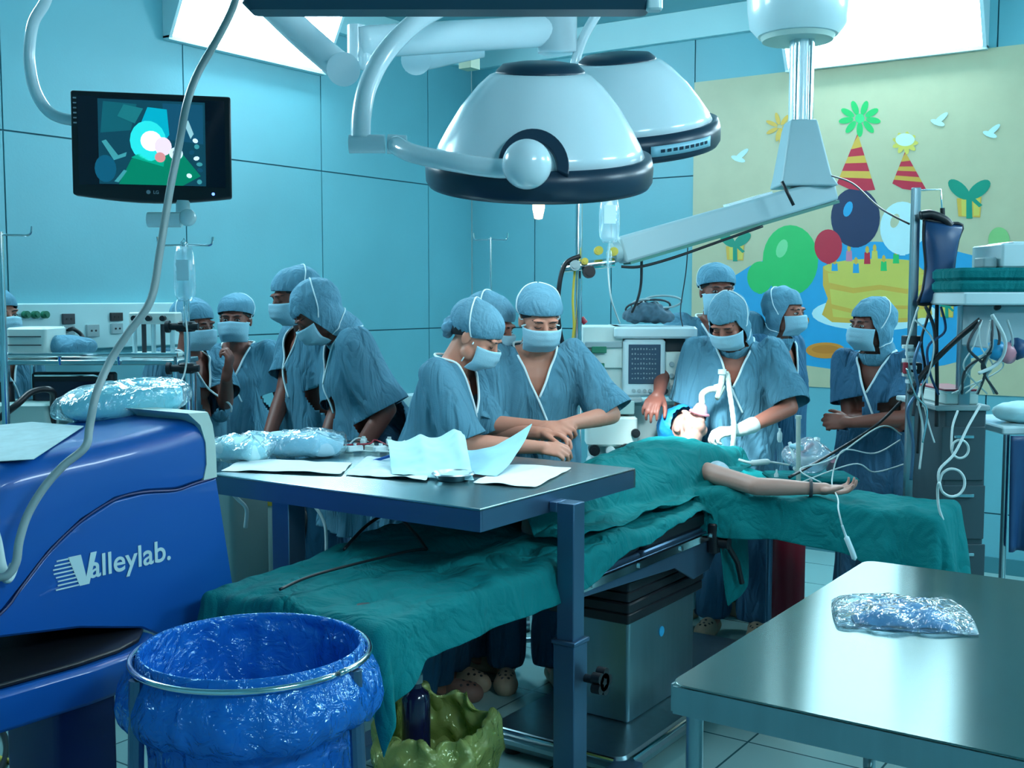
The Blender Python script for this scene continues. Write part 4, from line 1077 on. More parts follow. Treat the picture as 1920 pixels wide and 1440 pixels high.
# dark slab close overhead
sl = thing('ceiling_display', at(840, 12, 2.3), 'dark blue edge of a panel hanging at the top of the view', 'display')
g = G(); bl_ = at(448, 14, 2.3); br2 = at(1232, 12, 2.3); ln = (br2-bl_).length
g.M = Matrix.Translation(bl_) @ Matrix.Rotation(YAW, 4, 'Z'); g.rbox((0, 0, 0), (ln, .09, .42), .03, 4); g.build('case', mat('slab_blue', (.018, .07, .11), .35), sl)
g = G(); g.M = Matrix.Translation(bl_) @ Matrix.Rotation(YAW, 4, 'Z'); g.box((.02, .0905, .03), (ln-.02, .094, .39)); g.build('screen', MATS['dark_screen'], sl)
g = G(); g.M = Matrix.Translation(bl_) @ Matrix.Rotation(YAW, 4, 'Z'); g.cyl((ln/2, .045, .42), (ln/2, .045, RZ-bl_.z), .03); g.build('stem', LAMPW, sl)
g = G(); g.M = Matrix.Translation(bl_) @ Matrix.Rotation(YAW, 4, 'Z'); g.rbox((ln-.02, -.002, -.004), (ln+.012, .03, .03), .008); g.build('corner_cap', WHITE, sl)

# ------------------------------------------------------------------ HANGING MONITOR
MD = 3.25
tl, trr, bll, brr = at(133, 167, MD+.02), at(434, 183, MD+.12), at(135, 366, MD+.02), at(433, 370, MD+.12)
ex = ((trr-tl)+(brr-bll)).normalized(); ez = Vector((0, 0, 1)); ex = (ex-ez*ex.dot(ez)*.0).normalized()
ez = ((tl-bll)+(trr-brr)); ez = (ez-ex*ez.dot(ex)).normalized(); ey = ez.cross(ex)
mc = (tl+trr+bll+brr)/4; Wm = ((trr-tl).length+(brr-bll).length)/2; Hm = ((tl-bll).length+(trr-brr).length)/2
mo = thing('ceiling_monitor', mc-ez*Hm/2, 'black flat monitor hung from a curved white tube, showing a blue-green picture', 'monitor')
MM = Matrix((( ex.x, ey.x, ez.x, mc.x), (ex.y, ey.y, ez.y, mc.y), (ex.z, ey.z, ez.z, mc.z), (0, 0, 0, 1)))
# ey points away from the viewer?
if ey.dot(HF) < 0: print('flip')
def mloc(x, y, z): return MM @ Vector((x, y, z))
out = [(-Wm/2, Hm/2), (Wm/2, Hm/2), (Wm/2, -Hm/2)]+[(Wm/2-Wm*k/10, -Hm/2-.018*math.sin(PI*k/10)) for k in range(1, 10)]+[(-Wm/2, -Hm/2)]
g = G(); g.prism([mloc(x, 0, z) for x, z in out], ey*.05); g.build('casing', BLACK, mo, bevel=.006)
def mrect(g, x0, x1, z0, z1, y): g.prism([mloc(x0, y, z0), mloc(x1, y, z0), mloc(x1, y, z1), mloc(x0, y, z1)], -ey*.0006)
g = G(); mrect(g, -Wm*.46, Wm*.46, -Hm*.40, Hm*.45, -.0005); g.build('glass', mat('monitor_glass', (.004, .005, .02), .12), mo)
SCR = lambda n, c, e=.8: mat('screen_'+n, c, .4, emit=e*.45)
pic = G(); px0, px1, pz0, pz1 = -Wm*.335, Wm*.335, -Hm*.39, Hm*.43
mrect(pic, px0, px1, pz0, pz1, -.0015)
# picture layers
ms = [SCR('base', (.004, .05, .08))]
def layer(pts, m, k):
    if m not in ms: ms.append(m)
    pic.mi = ms.index(m)
    pic.prism([mloc(px0+(px1-px0)*a, -.0022-.0003*k, pz0+(pz1-pz0)*b) for a, b in pts], -ey*.0003)
def ep(cx, cy, rx, ry, n=18, rot=0): return ellpts(cx, cy, rx, ry, n, rot)
layer([(.18, .0), (.78, .0), (.95, .12), (.78, .38), (.45, .45), (.30, .30)], SCR('green', (.0, .20, .11)), 1)
layer([(.02, .60), (.30, .64), (.36, .95), (.05, .97)], SCR('teal', (.005, .10, .13)), 1)
layer([(.62, .55), (.98, .50), (.98, .97), (.60, .97)], SCR('teal2', (.006, .07, .13)), 1)
layer(ep(.06, .18, .1, .16), SCR('teal3', (.004, .09, .16)), 2)
layer([(.34, .34), (.50, .34), (.66, .60), (.64, .90), (.46, .92), (.36, .62)], SCR('cyan1', (.0, .38, .50)), 3)
layer(ep(.46, .52, .17, .24), SCR('cyan2', (.02, .60, .60), 1.0), 4)
layer([(.30, .32), (.60, .22), (.62, .36), (.45, .42)], SCR('green2', (.0, .36, .22)), 4)
layer(ep(.49, .52, .10, .12), SCR('white', (.9, .95, 1), 1.2), 6)
layer(ep(.60, .46, .08, .11), SCR('pinkish', (.75, .6, .7), 1.0), 7)
layer(ep(.57, .33, .05, .06), SCR('rose', (.65, .25, .25), .9), 8)
layer(ep(.72, .38, .065, .075), SCR('pale', (.6, .75, .85), 1), 8)
layer(ep(.72, .39, .03, .035), SCR('blk', (.01, .02, .06)), 9)
layer([(.03, .50), (.07, .52), (.18, .34), (.26, .38), (.25, .33), (.14, .28)], SCR('inst', (.05, .30, .33)), 9)
layer([(.80, .74), (.84, .78), (.89, .62), (.86, .56)], SCR('inst2', (.3, .55, .6)), 9)
for k in range(8): random.seed(k+20); layer(ep(.88+random.uniform(-.06, .07), .05+.07*k, .025, .03, 8, k*30), SCR(['inst', 'pale', 'teal2'][k % 3], (.1, .2, .3)), 9)
layer([(.18, .80), (.34, .72), (.42, .90), (.24, .94)], SCR('teal4', (.01, .16, .18)), 9)
layer([(.14, .03), (.18, .02), (.26, .16), (.23, .17)], SCR('inst', (.05, .30, .33)), 9)
pic.build('picture', ms, mo, auto=False)
text_on('LG', mloc(.0, -.001, -Hm*.475), .013, ex, ez, mat('logo_grey', (.4, .45, .5), .4), 'logo_text', mo, .0003)
g = G(); q = mloc(-.014, -.001, -Hm*.475+.0045); g.cyl(q, q-ey*.001, .006, n=20); g.build('logo_disc', MATS['logo_grey'], mo)
g = G()
for k in range(6): mrect(g, -Wm*.485, -Wm*.465, Hm*.42-.014*k, Hm*.42-.014*k+.004, -.001)
g.build('button_marks', MATS['logo_grey'], mo)
g = G(); q = mloc(Wm*.38, -.001, -Hm*.465); g.cyl(q, q-ey*.002, .0045, n=12); g.build('power_light', mat('blue_led', (.1, .2, .9), .3, emit=1.5), mo)
g = G(); mb = at(335, 400, MD+.08); g.cyl(at(343, 376, MD+.1), at(343, 420, MD+.1), .02); g.rbox((-.01, -.01, -.01), (.01, .01, .01)); g.build('mount', WHITE, mo)
g = G(); g.cyl(at(278, 412, MD+.06), at(340, 412, MD+.06), .022); g.ell(at(352, 408, MD+.06), (.025, .025, .025)); g.build('handle', WHITE, mo)
tubeo(mo, 'curved_tube', [at(100, -60, MD+.1), at(86, 0, MD+.1), at(62, 45, MD+.1), at(55, 110, MD+.1), at(66, 170, MD+.1), at(95, 212, MD+.1), at(140, 226, MD+.1), at(200, 228, MD+.11), at(280, 250, MD+.14)], .0165)
p = at(100, -60, MD+.1); tubeo(mo, 'stem', [p, Vector((p.x, p.y, RZ))], .02)

# ------------------------------------------------------------------ PEOPLE
V3 = Vector
def RotX(a): return Matrix.Rotation(a, 3, 'X')
def RotZ(a): return Matrix.Rotation(a, 3, 'Z')
def RotY(a): return Matrix.Rotation(a, 3, 'Y')
def capsule(g, a, b, ra, rb, n=14):
    a = V3(a); b = V3(b); d = b-a
    if d.length < 1e-6: return g.ell(a, (ra, ra, ra))
    x, y, z_ = frame_from(d); L = d.length; rings = []
    for k in range(1, 5):
        t = PI/2*k/4; rings.append((a-z_*ra*math.cos(t), ra*math.sin(t)))
    for k in range(0, 4):
        t = PI/2*k/4; rings.append((b+z_*rb*math.sin(t), rb*math.cos(t)))
    g.loft([[c+x*r*math.cos(2*PI*i/n)+y*r*math.sin(2*PI*i/n) for i in range(n)] for c, r in rings])
capsule0 = capsule
def cut(me, planes, pred=None):
    """slice along planes [(co, no)] (world) and drop faces on the positive side of ALL of them where pred(center) holds"""
    bm = bmesh.new(); bm.from_mesh(me)
    for co, no in planes:
        fs = [f for f in bm.faces if pred is None or pred(f.calc_center_median(), .03)]
        es = list({e for f in fs for e in f.edges}); vs2 = list({v for f in fs for v in f.verts})
        bmesh.ops.bisect_plane(bm, geom=vs2+es+fs, plane_co=co, plane_no=no, dist=1e-5)
    dead = []
    for f in bm.faces:
        c = f.calc_center_median()
        if all((c-V3(co)).dot(V3(no)) > 0 for co, no in planes) and (pred is None or pred(c, 0)): dead.append(f)
    bmesh.ops.delete(bm, geom=dead, context='FACES')
    loose = [v for v in bm.verts if not v.link_faces]
    bmesh.ops.delete(bm, geom=loose, context='VERTS')
    bm.to_mesh(me); bm.free()
def hand(g0, wrist, d, up, side, s=1, curl=35, spread=6, thumb=35, point=None, fat=0):
    """palm + five fingers. d = pointing direction, up = back of the hand, side=+1 right hand"""
    class g:
        ell = staticmethod(lambda c, r, M=None: g0.ell(c, tuple(k+fat for k in r), M))
    def capsule(_, a, b, ra, rb, n=14): capsule0(g0, a, b, ra+fat, rb+fat, n)
    d = V3(d).normalized(); up = (V3(up)-d*V3(up).dot(d)).normalized(); x = d.cross(up)*1.0   # to the right of d when up is up
    th = -x*side        # thumb side (right hand, palm down: thumb to the left)
    w_ = V3(wrist)
    M = Matrix((x, d, up)).transposed()
    g.ell(w_+d*.045*s, (.038*s, .05*s, .0145*s), M); g.ell(w_+d*.068*s, (.040*s, .024*s, .0135*s), M)
    capsule(g, w_-d*.02*s, w_+d*.02*s, .024*s, .026*s)
    fl = ((.030, .080, .070, -1), (.010, .088, .079, -.3), (-.011, .085, .073, .35), (-.030, .076, .058, 1.1))
    for k, (off, base, L, sp) in enumerate(fl):
        c = R(curl*(1+.12*k)); 
        if point == k: c = R(8)
        b0 = w_+th*off*s+d*base*s
        dirv = (d+th*(-sp)*math.tan(R(spread))).normalized(); a = c*.55
        r = (.0092-.0007*(k == 3))*s
        seg = (L*.45, L*.31, L*.24)
        p = b0-d*.018*s
        capsule(g, p, b0, r*1.15, r*1.1); p = b0
        for q, sl in enumerate(seg):
            dd = dirv*math.cos(a)-up*math.sin(a); e = p+dd*sl*s
            capsule(g, p, e, r*(1.05-.1*q), r*(.95-.1*q), 10); p = e; a += c*.9
    t0 = w_+th*.022*s+d*.018*s-up*.004*s
    tt = (th*math.sin(R(thumb))+d*math.cos(R(thumb))-up*.35).normalized(); t1 = t0+tt*.042*s
    t2 = t1+(tt*.7+d*.5-up*.25).normalized()*.033*s; t3 = t2+(tt*.3+d*.8-up*.35).normalized()*.026*s
    capsule(g, t0, t1, .014*s, .0115*s); capsule(g, t1, t2, .0112*s, .010*s); capsule(g, t2, t3, .010*s, .008*s)
def ik(S, W, la, lb, hint):
    d = W-S; L = min(d.length, (la+lb)*.985); d = d.normalized(); W = S+d*L
    a = (la*la-lb*lb+L*L)/(2*L); h = math.sqrt(max(1e-6, la*la-a*a))
    hint = V3(hint); p = (hint-d*hint.dot(d))
    p = p.normalized() if p.length > 1e-5 else V3((0, 0, -1))
    return S+d*a+p*h, W
def head_shells(g, T, s=1):
    """T(p) maps head-local (x right, y forward, z up, origin at head centre) to world; M3 rotation inside"""
    c = lambda x, y, z_: T(V3((x, y, z_))*s)
    M = T.M
    e = lambda p, r: g.ell(c(*p), tuple(k*s for k in r), M, 20, 14)
    e((0, -.012, .030), (.073, .091, .088)); e((0, .028, -.005), (.062, .062, .080)); e((0, .038, -.052), (.048, .048, .055))
    e((0, .068, -.082), (.024, .022, .020))                 # chin
    for q in (-1, 1):
        e((q*.038, .062, -.028), (.024, .026, .024)); e((q*.028, .083, .028), (.026, .012, .009)); e((q*.046, .02, -.06), (.02, .03, .03))
        e((q*.074, -.008, -.008), (.009, .019, .031))
        e((q*.030, .074, .008), (.016, .014, .010))        # closed lid volume
    capsule(g, c(0, .084, .018), c(0, .104, -.022), .008*s, .012*s); e((0, .100, -.026), (.015, .012, .010))
    e((0, .089, -.049), (.022, .011, .005)); e((0, .087, -.058), (.019, .011, .006))
class HT:
    def __init__(s, o, M): s.o = o; s.M = M
    def __call__(s, p): return s.o+s.M @ V3(p)
def ell_surface(rx, ry, rz, c, nu, nv, cond=None): pass

PEOPLE = []
def keep_main(me):
    bm = bmesh.new(); bm.from_mesh(me); seen = set(); comps = []
    for f in bm.faces:
        if f.index in seen: continue
        st = [f]; seen.add(f.index); comp = []
        while st:
            c = st.pop(); comp.append(c)
            for e in c.edges:
                for n_ in e.link_faces:
                    if n_.index not in seen: seen.add(n_.index); st.append(n_)
        comps.append(comp)
    comps.sort(key=len)
    for c in comps[:-1]: bmesh.ops.delete(bm, geom=c, context='FACES')
    bm.to_mesh(me); bm.free()
def person(u, d, H, face, label, lean=0, roll=0, hp=0, hy=0, hr=0, R_=None, L_=None, head='cap', mask=True, skin=SKINB, gown=GOWN, hem=.74, wide=1.0,
           vox=.0055, twist=0, tieback=False, hair=True, piping=True, clog=None, floral=False, feet=True, stance=.10, eyes='down', sleeve=.72, pants=GOWN2, ties=True, shift=(0, 0)):
    p = at(u, 600, d); a = R(face)
    fv = -HF*math.cos(a)+RT*math.sin(a); rz = math.atan2(-fv.x, fv.y)
    t = thing('person', (p.x, p.y, 0), label, 'person', rz)
    RM = ROOTM[t.name]; R3 = RM.to_3x3(); O = V3((p.x, p.y, 0)); k = H/1.62
    hip = V3((0, 0, .86*k))
    BL = RotY(R(roll)) @ RotX(-R(lean)) if False else (RotX(-R(lean)) @ RotY(R(roll)))
    TW = RotZ(R(twist))
    def U(x, y, z_):      # torso space -> world (leans above the hip, blends below)
        q = V3((x, y, z_))*k
        if q.z > hip.z: q = hip+BL @ (TW @ (q-hip))
        return O+R3 @ (q+V3((shift[0], shift[1], 0))*0)
    def W(x, y, z_): return O+R3 @ (V3((x, y, z_))*k)
    UM = R3 @ BL @ TW
    # head frame
    N = U(0, .005, 1.375)
    HM = R3 @ RotZ(-R(hy)) @ RotX(-R(hp)) @ RotY(R(hr))
    ho = N+(UM*0.0+HM) @ V3((0, .022, .118))*k
    T = HT(ho, HM)
    hs = .96*k if k < 1.05 else k*.94
    hs = max(hs, .95)
    # --- arms
    arms = {}
    for s, A in ((1, R_), (-1, L_)):
        S = U(s*.158, 0, 1.325)
        la, lb = .275*k, .25*k
        if A is None:
            A = dict(w=None)
        if A.get('w') is None: Wt = U(s*.24, .03, .80) if 'rel' not in A else U(*A['rel'])
        else: Wt = at(*A['w'])
        hint = R3 @ V3(A.get('hint', (s*.5, -.6, -.6)))
        E_, Wr = ik(S, Wt, la, lb, hint)
        arms[s] = (S, E_, Wr, A)
    # --- body: one continuous skin surface
    g = G(); head_shells(g, T, hs)
    capsule(g, N-(UM @ V3((0, .0, .03)))*k, ho+HM @ V3((0, -.018, -.045))*hs, .056*k, .050*k)
    g.ell(U(0, -.005, 1.33), (.13*k, .055*k, .05*k), UM); g.ell(U(0, .0, 1.22), (.145*k, .090*k, .13*k), UM); g.ell(U(0, 0, 1.05), (.125*k, .085*k, .16*k), UM); g.ell(U(0, 0, .90), (.14*k, .10*k, .10*k), UM)
    for s in (1, -1):
        S, E_, Wr, A = arms[s]
        capsule(g, U(s*.08, 0, 1.31), S, .05*k, .048*k); capsule(g, S, E_, .045*k, .037*k); capsule(g, E_, S.lerp(E_, 1)+(Wr-E_)*.35, .037*k, .036*k); capsule(g, E_+(Wr-E_)*.3, Wr, .037*k, .0255*k)
        dd = A.get('d'); dd = (R3 @ V3(dd)) if dd else (Wr-E_)
        uu = R3 @ V3(A.get('up', (s*.8, .2, .5)))
        if A.get('glove'): A['gl'] = (Wr+(dd.normalized())*.012, dd, uu, s, .98*k, A.get('curl', 38), A.get('spread', 6), A.get('thumb', 35))
        hand(g, Wr+(dd.normalized())*.012, dd, uu, s, .98*k, A.get('curl', 38), A.get('spread', 6), A.get('thumb', 35), A.get('point'))
        x0 = s*stance
        capsule(g, W(x0*.9, 0, .86), W(x0, .015, .47), .072*k, .05*k); capsule(g, W(x0, .015, .47), W(x0, -.01, .09), .048*k, .034*k); capsule(g, W(x0, -.02, .05), W(x0*1.15, .13, .03), .036*k, .026*k)
    me = voxel(g, vox, 3, .45)
    body = link_mesh('body', me, skin, t)
    for s in (1, -1):
        if 'gl' in arms[s][3]:
            gg = G(); q_ = arms[s][3]['gl']; hand(gg, *q_, None, .0022)
            capsule(gg, q_[0]-V3(q_[1]).normalized()*.0, arms[s][2]+(arms[s][1]-arms[s][2])*.22, .029*k, .036*k)
            link_mesh('glove', voxel(gg, .0045, 2), GLOVE, t)
    bb_ = bvh_of(body)
    # --- eyes and brows on the face
    if eyes:
        for q in (-1, 1):
            hit = bb_.ray_cast(T(V3((q*.030, .30, .004))*hs), HM @ V3((0, -1, 0)))
            if hit[0] is None: continue
            c = hit[0]
            gg = G()
            if eyes == 'open':
                gg.ell(c-HM @ V3((0, .004, 0)), (.0135*hs, .008*hs, .0065*hs), HM, 14, 10); o = gg.build('eye', EYEW, t, smooth=True)
                gg = G(); gg.ell(c+HM @ V3((0, .0012, -.0008)), (.0055*hs, .005*hs, .0055*hs), HM, 10, 8); gg.build('iris', IRIS, o, smooth=True)
                gg = G(); gg.tube(arc([c+HM @ (V3((x_, .003, z_))*hs) for x_, z_ in ((-.014, .001), (-.005, .0065), (.006, .0065), (.014, .001))], 4), .0016, 6); gg.build('eyelashes', HAIR, t, smooth=True)
            else:
                gg.tube(arc([c+HM @ (V3((x_, .002-abs(x_)*.12, z_))*hs) for x_, z_ in ((-.015, -.001), (-.006, -.005), (.006, -.005), (.015, -.001))], 4), [.0016]*12+[.0016], 6); gg.build('eyelashes', HAIR, t, smooth=True)
            pts = []
            for x_, z_ in ((-.018, .022), (-.008, .027), (.006, .027), (.018, .021)):
                h2_ = bb_.ray_cast(T(V3((q*.031+x_, .30, z_))*hs), HM @ V3((0, -1, 0)))
                if h2_[0] is not None: pts.append(h2_[0]+HM @ V3((0, .0005, 0)))
            if len(pts) > 2:
                pp_ = arc(pts, 4); gg = G(); gg.tube(pp_, [.0028*math.sin(PI*(.15+.7*i/(len(pp_)-1))) for i in range(len(pp_))], 6); gg.build('eyebrow', HAIR, t, smooth=True)
    # --- scrub top
    g = G(); w2 = wide
    ringz = [(1.385, .072, .062, 0), (1.355, .115, .070, 0), (1.325, .160, .080, 0), (1.27, .180, .100, .0), (1.20, .182, .118, .006), (1.10, .176, .122, .006), (.98, .176*w2, .128*w2, .004), (.88, .188*w2, .142*w2, 0)]
    zz = .78
    while zz > hem: ringz.append((zz, (.194+.10*(.86-zz))*w2, (.150+.08*(.86-zz))*w2, 0)); zz -= .1
    ringz.append((hem, (.20+.12*(.86-hem))*w2, (.155+.10*(.86-hem))*w2, 0))
    rings = []
    for z_, rx, ry, cy in ringz:
        rings.append([U(rx*math.copysign(abs(math.cos(q))**.85, math.cos(q)), cy+ry*math.copysign(abs(math.sin(q))**.85, math.sin(q)), z_) for q in [2*PI*i/36 for i in range(36)]])
    g.loft(rings)
    sl_ends = []
    for s in (1, -1):
        S, E_, Wr, A = arms[s]; sv = A.get('sleeve', sleeve)
        dd = (E_-S).normalized()
        e = S+(E_-S)*min(sv, 1.0)
        if sv > 1: e2 = E_+(Wr-E_)*(sv-1); capsule(g, S, E_, .068*k, .066*k); capsule(g, E_, e2+(Wr-E_).normalized()*.05, .066*k, .066*k); sl_ends.append((e2, (Wr-E_).normalized()))
        else:
            capsule(g, U(s*.10, -.005, 1.30), S+dd*.03, .068*k, .070*k); capsule(g, S, e+dd*.05, .068*k, .084*k); sl_ends.append((e, dd))
    me = voxel(g, .011, 7)
    PM = UM.inverted()
    sd = len(PEOPLE)*3.7
    def fold(c, n):
        q = PM @ (V3(c)-O); 
        v1 = nz(q.x*9+sd, q.y*9, q.z*2.2); v2 = nz(q.x*16, q.y*16+sd, q.z*6)
        amt = .55+.9*sm((1.25*k-q.z)/.5) if q.z < 2 else .6
        v3 = nz(q.x*7+3, q.y*7+sd, q.z*5); return amt*(.030*(abs(v1)*1.6-.35)+.010*v2+.014*(.3-abs(v3)))
    displace(me, fold)
    bvg = BVHTree.FromPolygons([v.co.copy() for v in me.vertices], [tuple(f.vertices) for f in me.polygons])
    # openings: sleeves, hem, neck
    for (c, dd) in sl_ends:
        cut(me, [(c, dd)], lambda q, m, c=c: (q-c).length < .14*k+m)
    cut(me, [(W(0, 0, hem+.012), V3((0, 0, -1)))])
    ax = lambda x, y, z_: UM @ V3((x, y, z_))
    apex = 1.185
    def inneck(q, m):
        l = UM.inverted() @ (q-(O+R3 @ hip)); z_ = l.z/k+.86
        return l.y > -.02-m and z_ > apex-m-.02
    if head != 'hood' or True:
        sl_ = .085/(1.385-apex)
        # V region: between two slanted planes
        cut(me, [(U(0, 0, apex), (ax(1, 0, 1/(1/sl_))*0+ax(-1, 0, sl_))), (U(0, 0, apex), ax(1, 0, sl_))], inneck)
        cut(me, [(U(0, 0, 1.368), ax(0, 0, 1))], lambda q, m: (lambda l: math.hypot(l.x, l.y) < .10*k+m)(PM @ (q-(O+R3 @ hip))))
    keep_main(me)
    top = link_mesh('scrub_top', me, gown, t)
    md = top.modifiers.new('s', 'SOLIDIFY'); md.thickness = .003; md.offset = 1
    if piping:
        pts = []
        for x, z_ in ((.083, 1.372), (.070, 1.34), (.050, 1.30), (.028, 1.245), (.0, 1.185), (-.028, 1.12), (-.045, 1.08)):
            h_ = bvg.ray_cast(U(x, .5, z_), ax(0, -1, 0)); 
            if h_[0] is not None: pts.append(h_[0]+ax(0, .004, 0))
        back = []
        for q in (200, 235, 270, 305, 340): back.append(U(.084*math.cos(R(q)), .072*math.sin(R(q)), 1.373+.004*math.cos(R(q-270))))
        pts2 = []
        for x, z_ in ((-.083, 1.372), (-.070, 1.34), (-.050, 1.30), (-.028, 1.245), (-.004, 1.195)):
            h_ = bvg.ray_cast(U(x, .5, z_), ax(0, -1, 0))
            if h_[0] is not None: pts2.append(h_[0]+ax(0, .004, 0))
        path = pts[::-1]+[b for b in back[::-1]]+pts2
        if len(path) > 4:
            gg = G(); gg.tube(arc(path, 4), .0048, 6); gg.build('neck_piping', PIPE, t, smooth=True)
    # --- trousers
    g = G()
    for s in (1, -1):
        x0 = s*stance
        capsule(g, W(x0*.85, 0, .84), W(x0, .01, .48), .105*k, .085*k); capsule(g, W(x0, .01, .48), W(x0, -.012, .10), .085*k, .082*k)
    g.ell(W(0, 0, .88), (.16*k, .115*k, .12*k), R3)
    me = voxel(g, .013, 5)
    displace(me, lambda c, n: .026*(abs(nz(c[0]*10+sd, c[1]*10, c[2]*2.5))*1.5-.3))
    cut(me, [(W(0, 0, .075), V3((0, 0, -1)))])
    tr_ = link_mesh('trousers', me, pants, t); md = tr_.modifiers.new('s', 'SOLIDIFY'); md.thickness = .003; md.offset = 1
    # --- clogs
    for s in (1, -1):
        g = G(); x0 = s*stance
        c0_ = V3((x0*1.05, .045, 0)); fdir = RotZ(-s*R(10))
        def cp(x, y, z_): return O+R3 @ (c0_+fdir @ V3((x, y, z_)))
        FM = R3 @ fdir
        g.ell(cp(0, .065, .030), (.050, .070, .046), FM); g.ell(cp(0, -.06, .026), (.036, .055, .034), FM); g.ell(cp(0, 0, .018), (.042, .11, .022), FM); g.ell(cp(0, .03, .04), (.042, .06, .045), FM)
        me = voxel(g, .006, 4)
        n_ = len(me.vertices); co = np.empty(n_*3); me.vertices.foreach_get('co', co); co = co.reshape(-1, 3); co[:, 2] = np.maximum(co[:, 2], .0005); me.vertices.foreach_set('co', co.ravel()); me.update()
        bs_ = BVHTree.FromPolygons([v.co.copy() for v in me.vertices], [tuple(f.vertices) for f in me.polygons])
        cg = link_mesh('clog', me, clog or CLOG, t)
        g = G()
        for (x, y) in ((-.022, .075), (0, .082), (.022, .075), (-.012, .10), (.012, .10), (-.028, .05), (.028, .05), (0, .055)):
            h_ = bs_.ray_cast(cp(x, y, .3), V3((0, 0, -1)))
            if h_[0] is not None: g.cyl(h_[0]-h_[1]*.002, h_[0]+h_[1]*.0008, .0058, n=10)
        if g.v: 
            ho_ = g.build('vent_holes', BLACK, cg)
    # --- hair, cap / hood, mask
    if hair:
        g = G(); g.ell(T(V3((0, -.020, .026))*hs), (.0795*hs, .094*hs, .090*hs), HM, 32, 22); me = g.mesh()
        cut(me, [(T(V3((0, .060, .036))*hs), HM @ V3((0, .55, -1)).normalized())])
        link_mesh('hair', me, HAIR, t)
    if head in ('cap', 'bonnet'):
        g = G(); hh = .052 if head == 'cap' else .05
        cz = .050
        g.ell(T(V3((0, -.016, cz))*hs), (.0895*hs, .106*hs, .081*hs), HM, 64, 40); me = g.mesh()
        TI = HM.inverted()
        def puf(c, n):
            q = TI @ (V3(c)-ho); a_ = math.atan2(q.y, q.x)
            low = sm((.08*hs-q.z)/(.06*hs))
            return .0022*low*math.sin(a_*26)+.004*nz(q.x*22+sd, q.y*22, q.z*22)+.005*sm((-q.y)/.08)
        displace(me, puf)
        cut(me, [(T(V3((0, .088, .050))*hs), HM @ V3((0, .28, -1)).normalized())] if head == 'cap' else [(T(V3((0, .088, .040))*hs), HM @ V3((0, .50, -1)).normalized())])
        c_ = link_mesh('surgical_cap', me, CAPM, t); md = c_.modifiers.new('s', 'SOLIDIFY'); md.thickness = .002; md.offset = 1
        if floral:
            g = G(); 
            for (x, y, z_, r1) in ((0, -.112, -.012, .03), (.028, -.105, -.03, .024), (-.028, -.105, -.03, .024), (0, -.10, -.05, .022), (.035, -.09, .0, .022), (-.035, -.09, 0, .022)):
                g.ell(T(V3((x, y, z_))*hs), (r1, r1*.8, r1), HM)
            me = voxel(g, .005, 3); displace(me, lambda c, n: .005*nz(c[0]*60, c[1]*60, c[2]*60)); link_mesh('hair_bun_cover', me, FLORAL, t)
    elif head == 'hood':
        g = G()
        g.ell(T(V3((0, -.016, .034))*hs), (.089*hs, .107*hs, .098*hs), HM, 28, 20)
        g.ell(T(V3((0, .000, -.030))*hs), (.093*hs, .090*hs, .088*hs), HM, 28, 20)
        capsule(g, T(V3((0, -.01, -.06))*hs), N+UM @ V3((0, -.002, -.015))*k, .076*hs, .082*k)
        me = voxel(g, .006, 5)
        displace(me, lambda c, n: .006*nz(c[0]*26, c[1]*26+sd, c[2]*26)+.002*math.sin(c[2]*160+c[0]*30)*0)
        TI = HM.inverted()
        cut(me, [(T(V3((0, .045, .0))*hs), HM @ V3((0, 1, -.25)).normalized())], lambda q, m: (lambda l: l.z < .046*hs+m and l.z > -.125*hs-m)(TI @ (q-ho)))
        c_ = link_mesh('surgical_hood', me, CAPM, t); md = c_.modifiers.new('s', 'SOLIDIFY'); md.thickness = .002; md.offset = 1
    covers = [bb_]+[bvh_of(c) for c in bpy.data.objects if c.parent == t and c.name.split('.')[0] in ('surgical_cap', 'surgical_hood', 'hair')]
    def hug(p, off=.0042):
        best = None
        dv = (p-ho).normalized()
        for bv in covers:
            h_ = bv.ray_cast(ho+dv*.45, -dv)
            if h_[0] is not None and (h_[0]-ho).length < (p-ho).length+.014 and (best is None or (h_[0]-ho).length > (best-ho).length): best = h_[0]
        return (best if best is not None else p)+dv*off
    if mask:
        g = G(); V = []; nu, nv = 28, 14
        for j in range(nv+1):
            b = j/nv; z_ = -.006-.100*b
            yc = .1125+.012*math.sin(PI*min(b*1.2, 1))-.034*max(0, b-.62)/.38
            for i in range(nu+1):
                a_ = (i/nu*2-1); an = a_*R(74-6*b)
                x = math.sin(an)*(.0835-.012*b*b); ridge = .012*math.exp(-(a_/.16)**2)*math.exp(-((b-.12)/.2)**2)
                y = .0+(yc)*(math.cos(an)**.72 if math.cos(an) > 0 else 0)+.002
                y = lerp(y, .012, 0)+ridge*.4+.0016*math.sin(b*26)*(1-abs(a_))
                V.append(T(V3((x, y, z_+.014*(1-abs(a_))*(1-b)*.5-.006*abs(a_)))*hs))
        g.add(V, [(j*(nu+1)+i, j*(nu+1)+i+1, (j+1)*(nu+1)+i+1, (j+1)*(nu+1)+i) for j in range(nv) for i in range(nu)])
        mk = link_mesh('face_mask', g.mesh(), MASKM, t); md = mk.modifiers.new('s', 'SOLIDIFY'); md.thickness = .0016; md.offset = 1
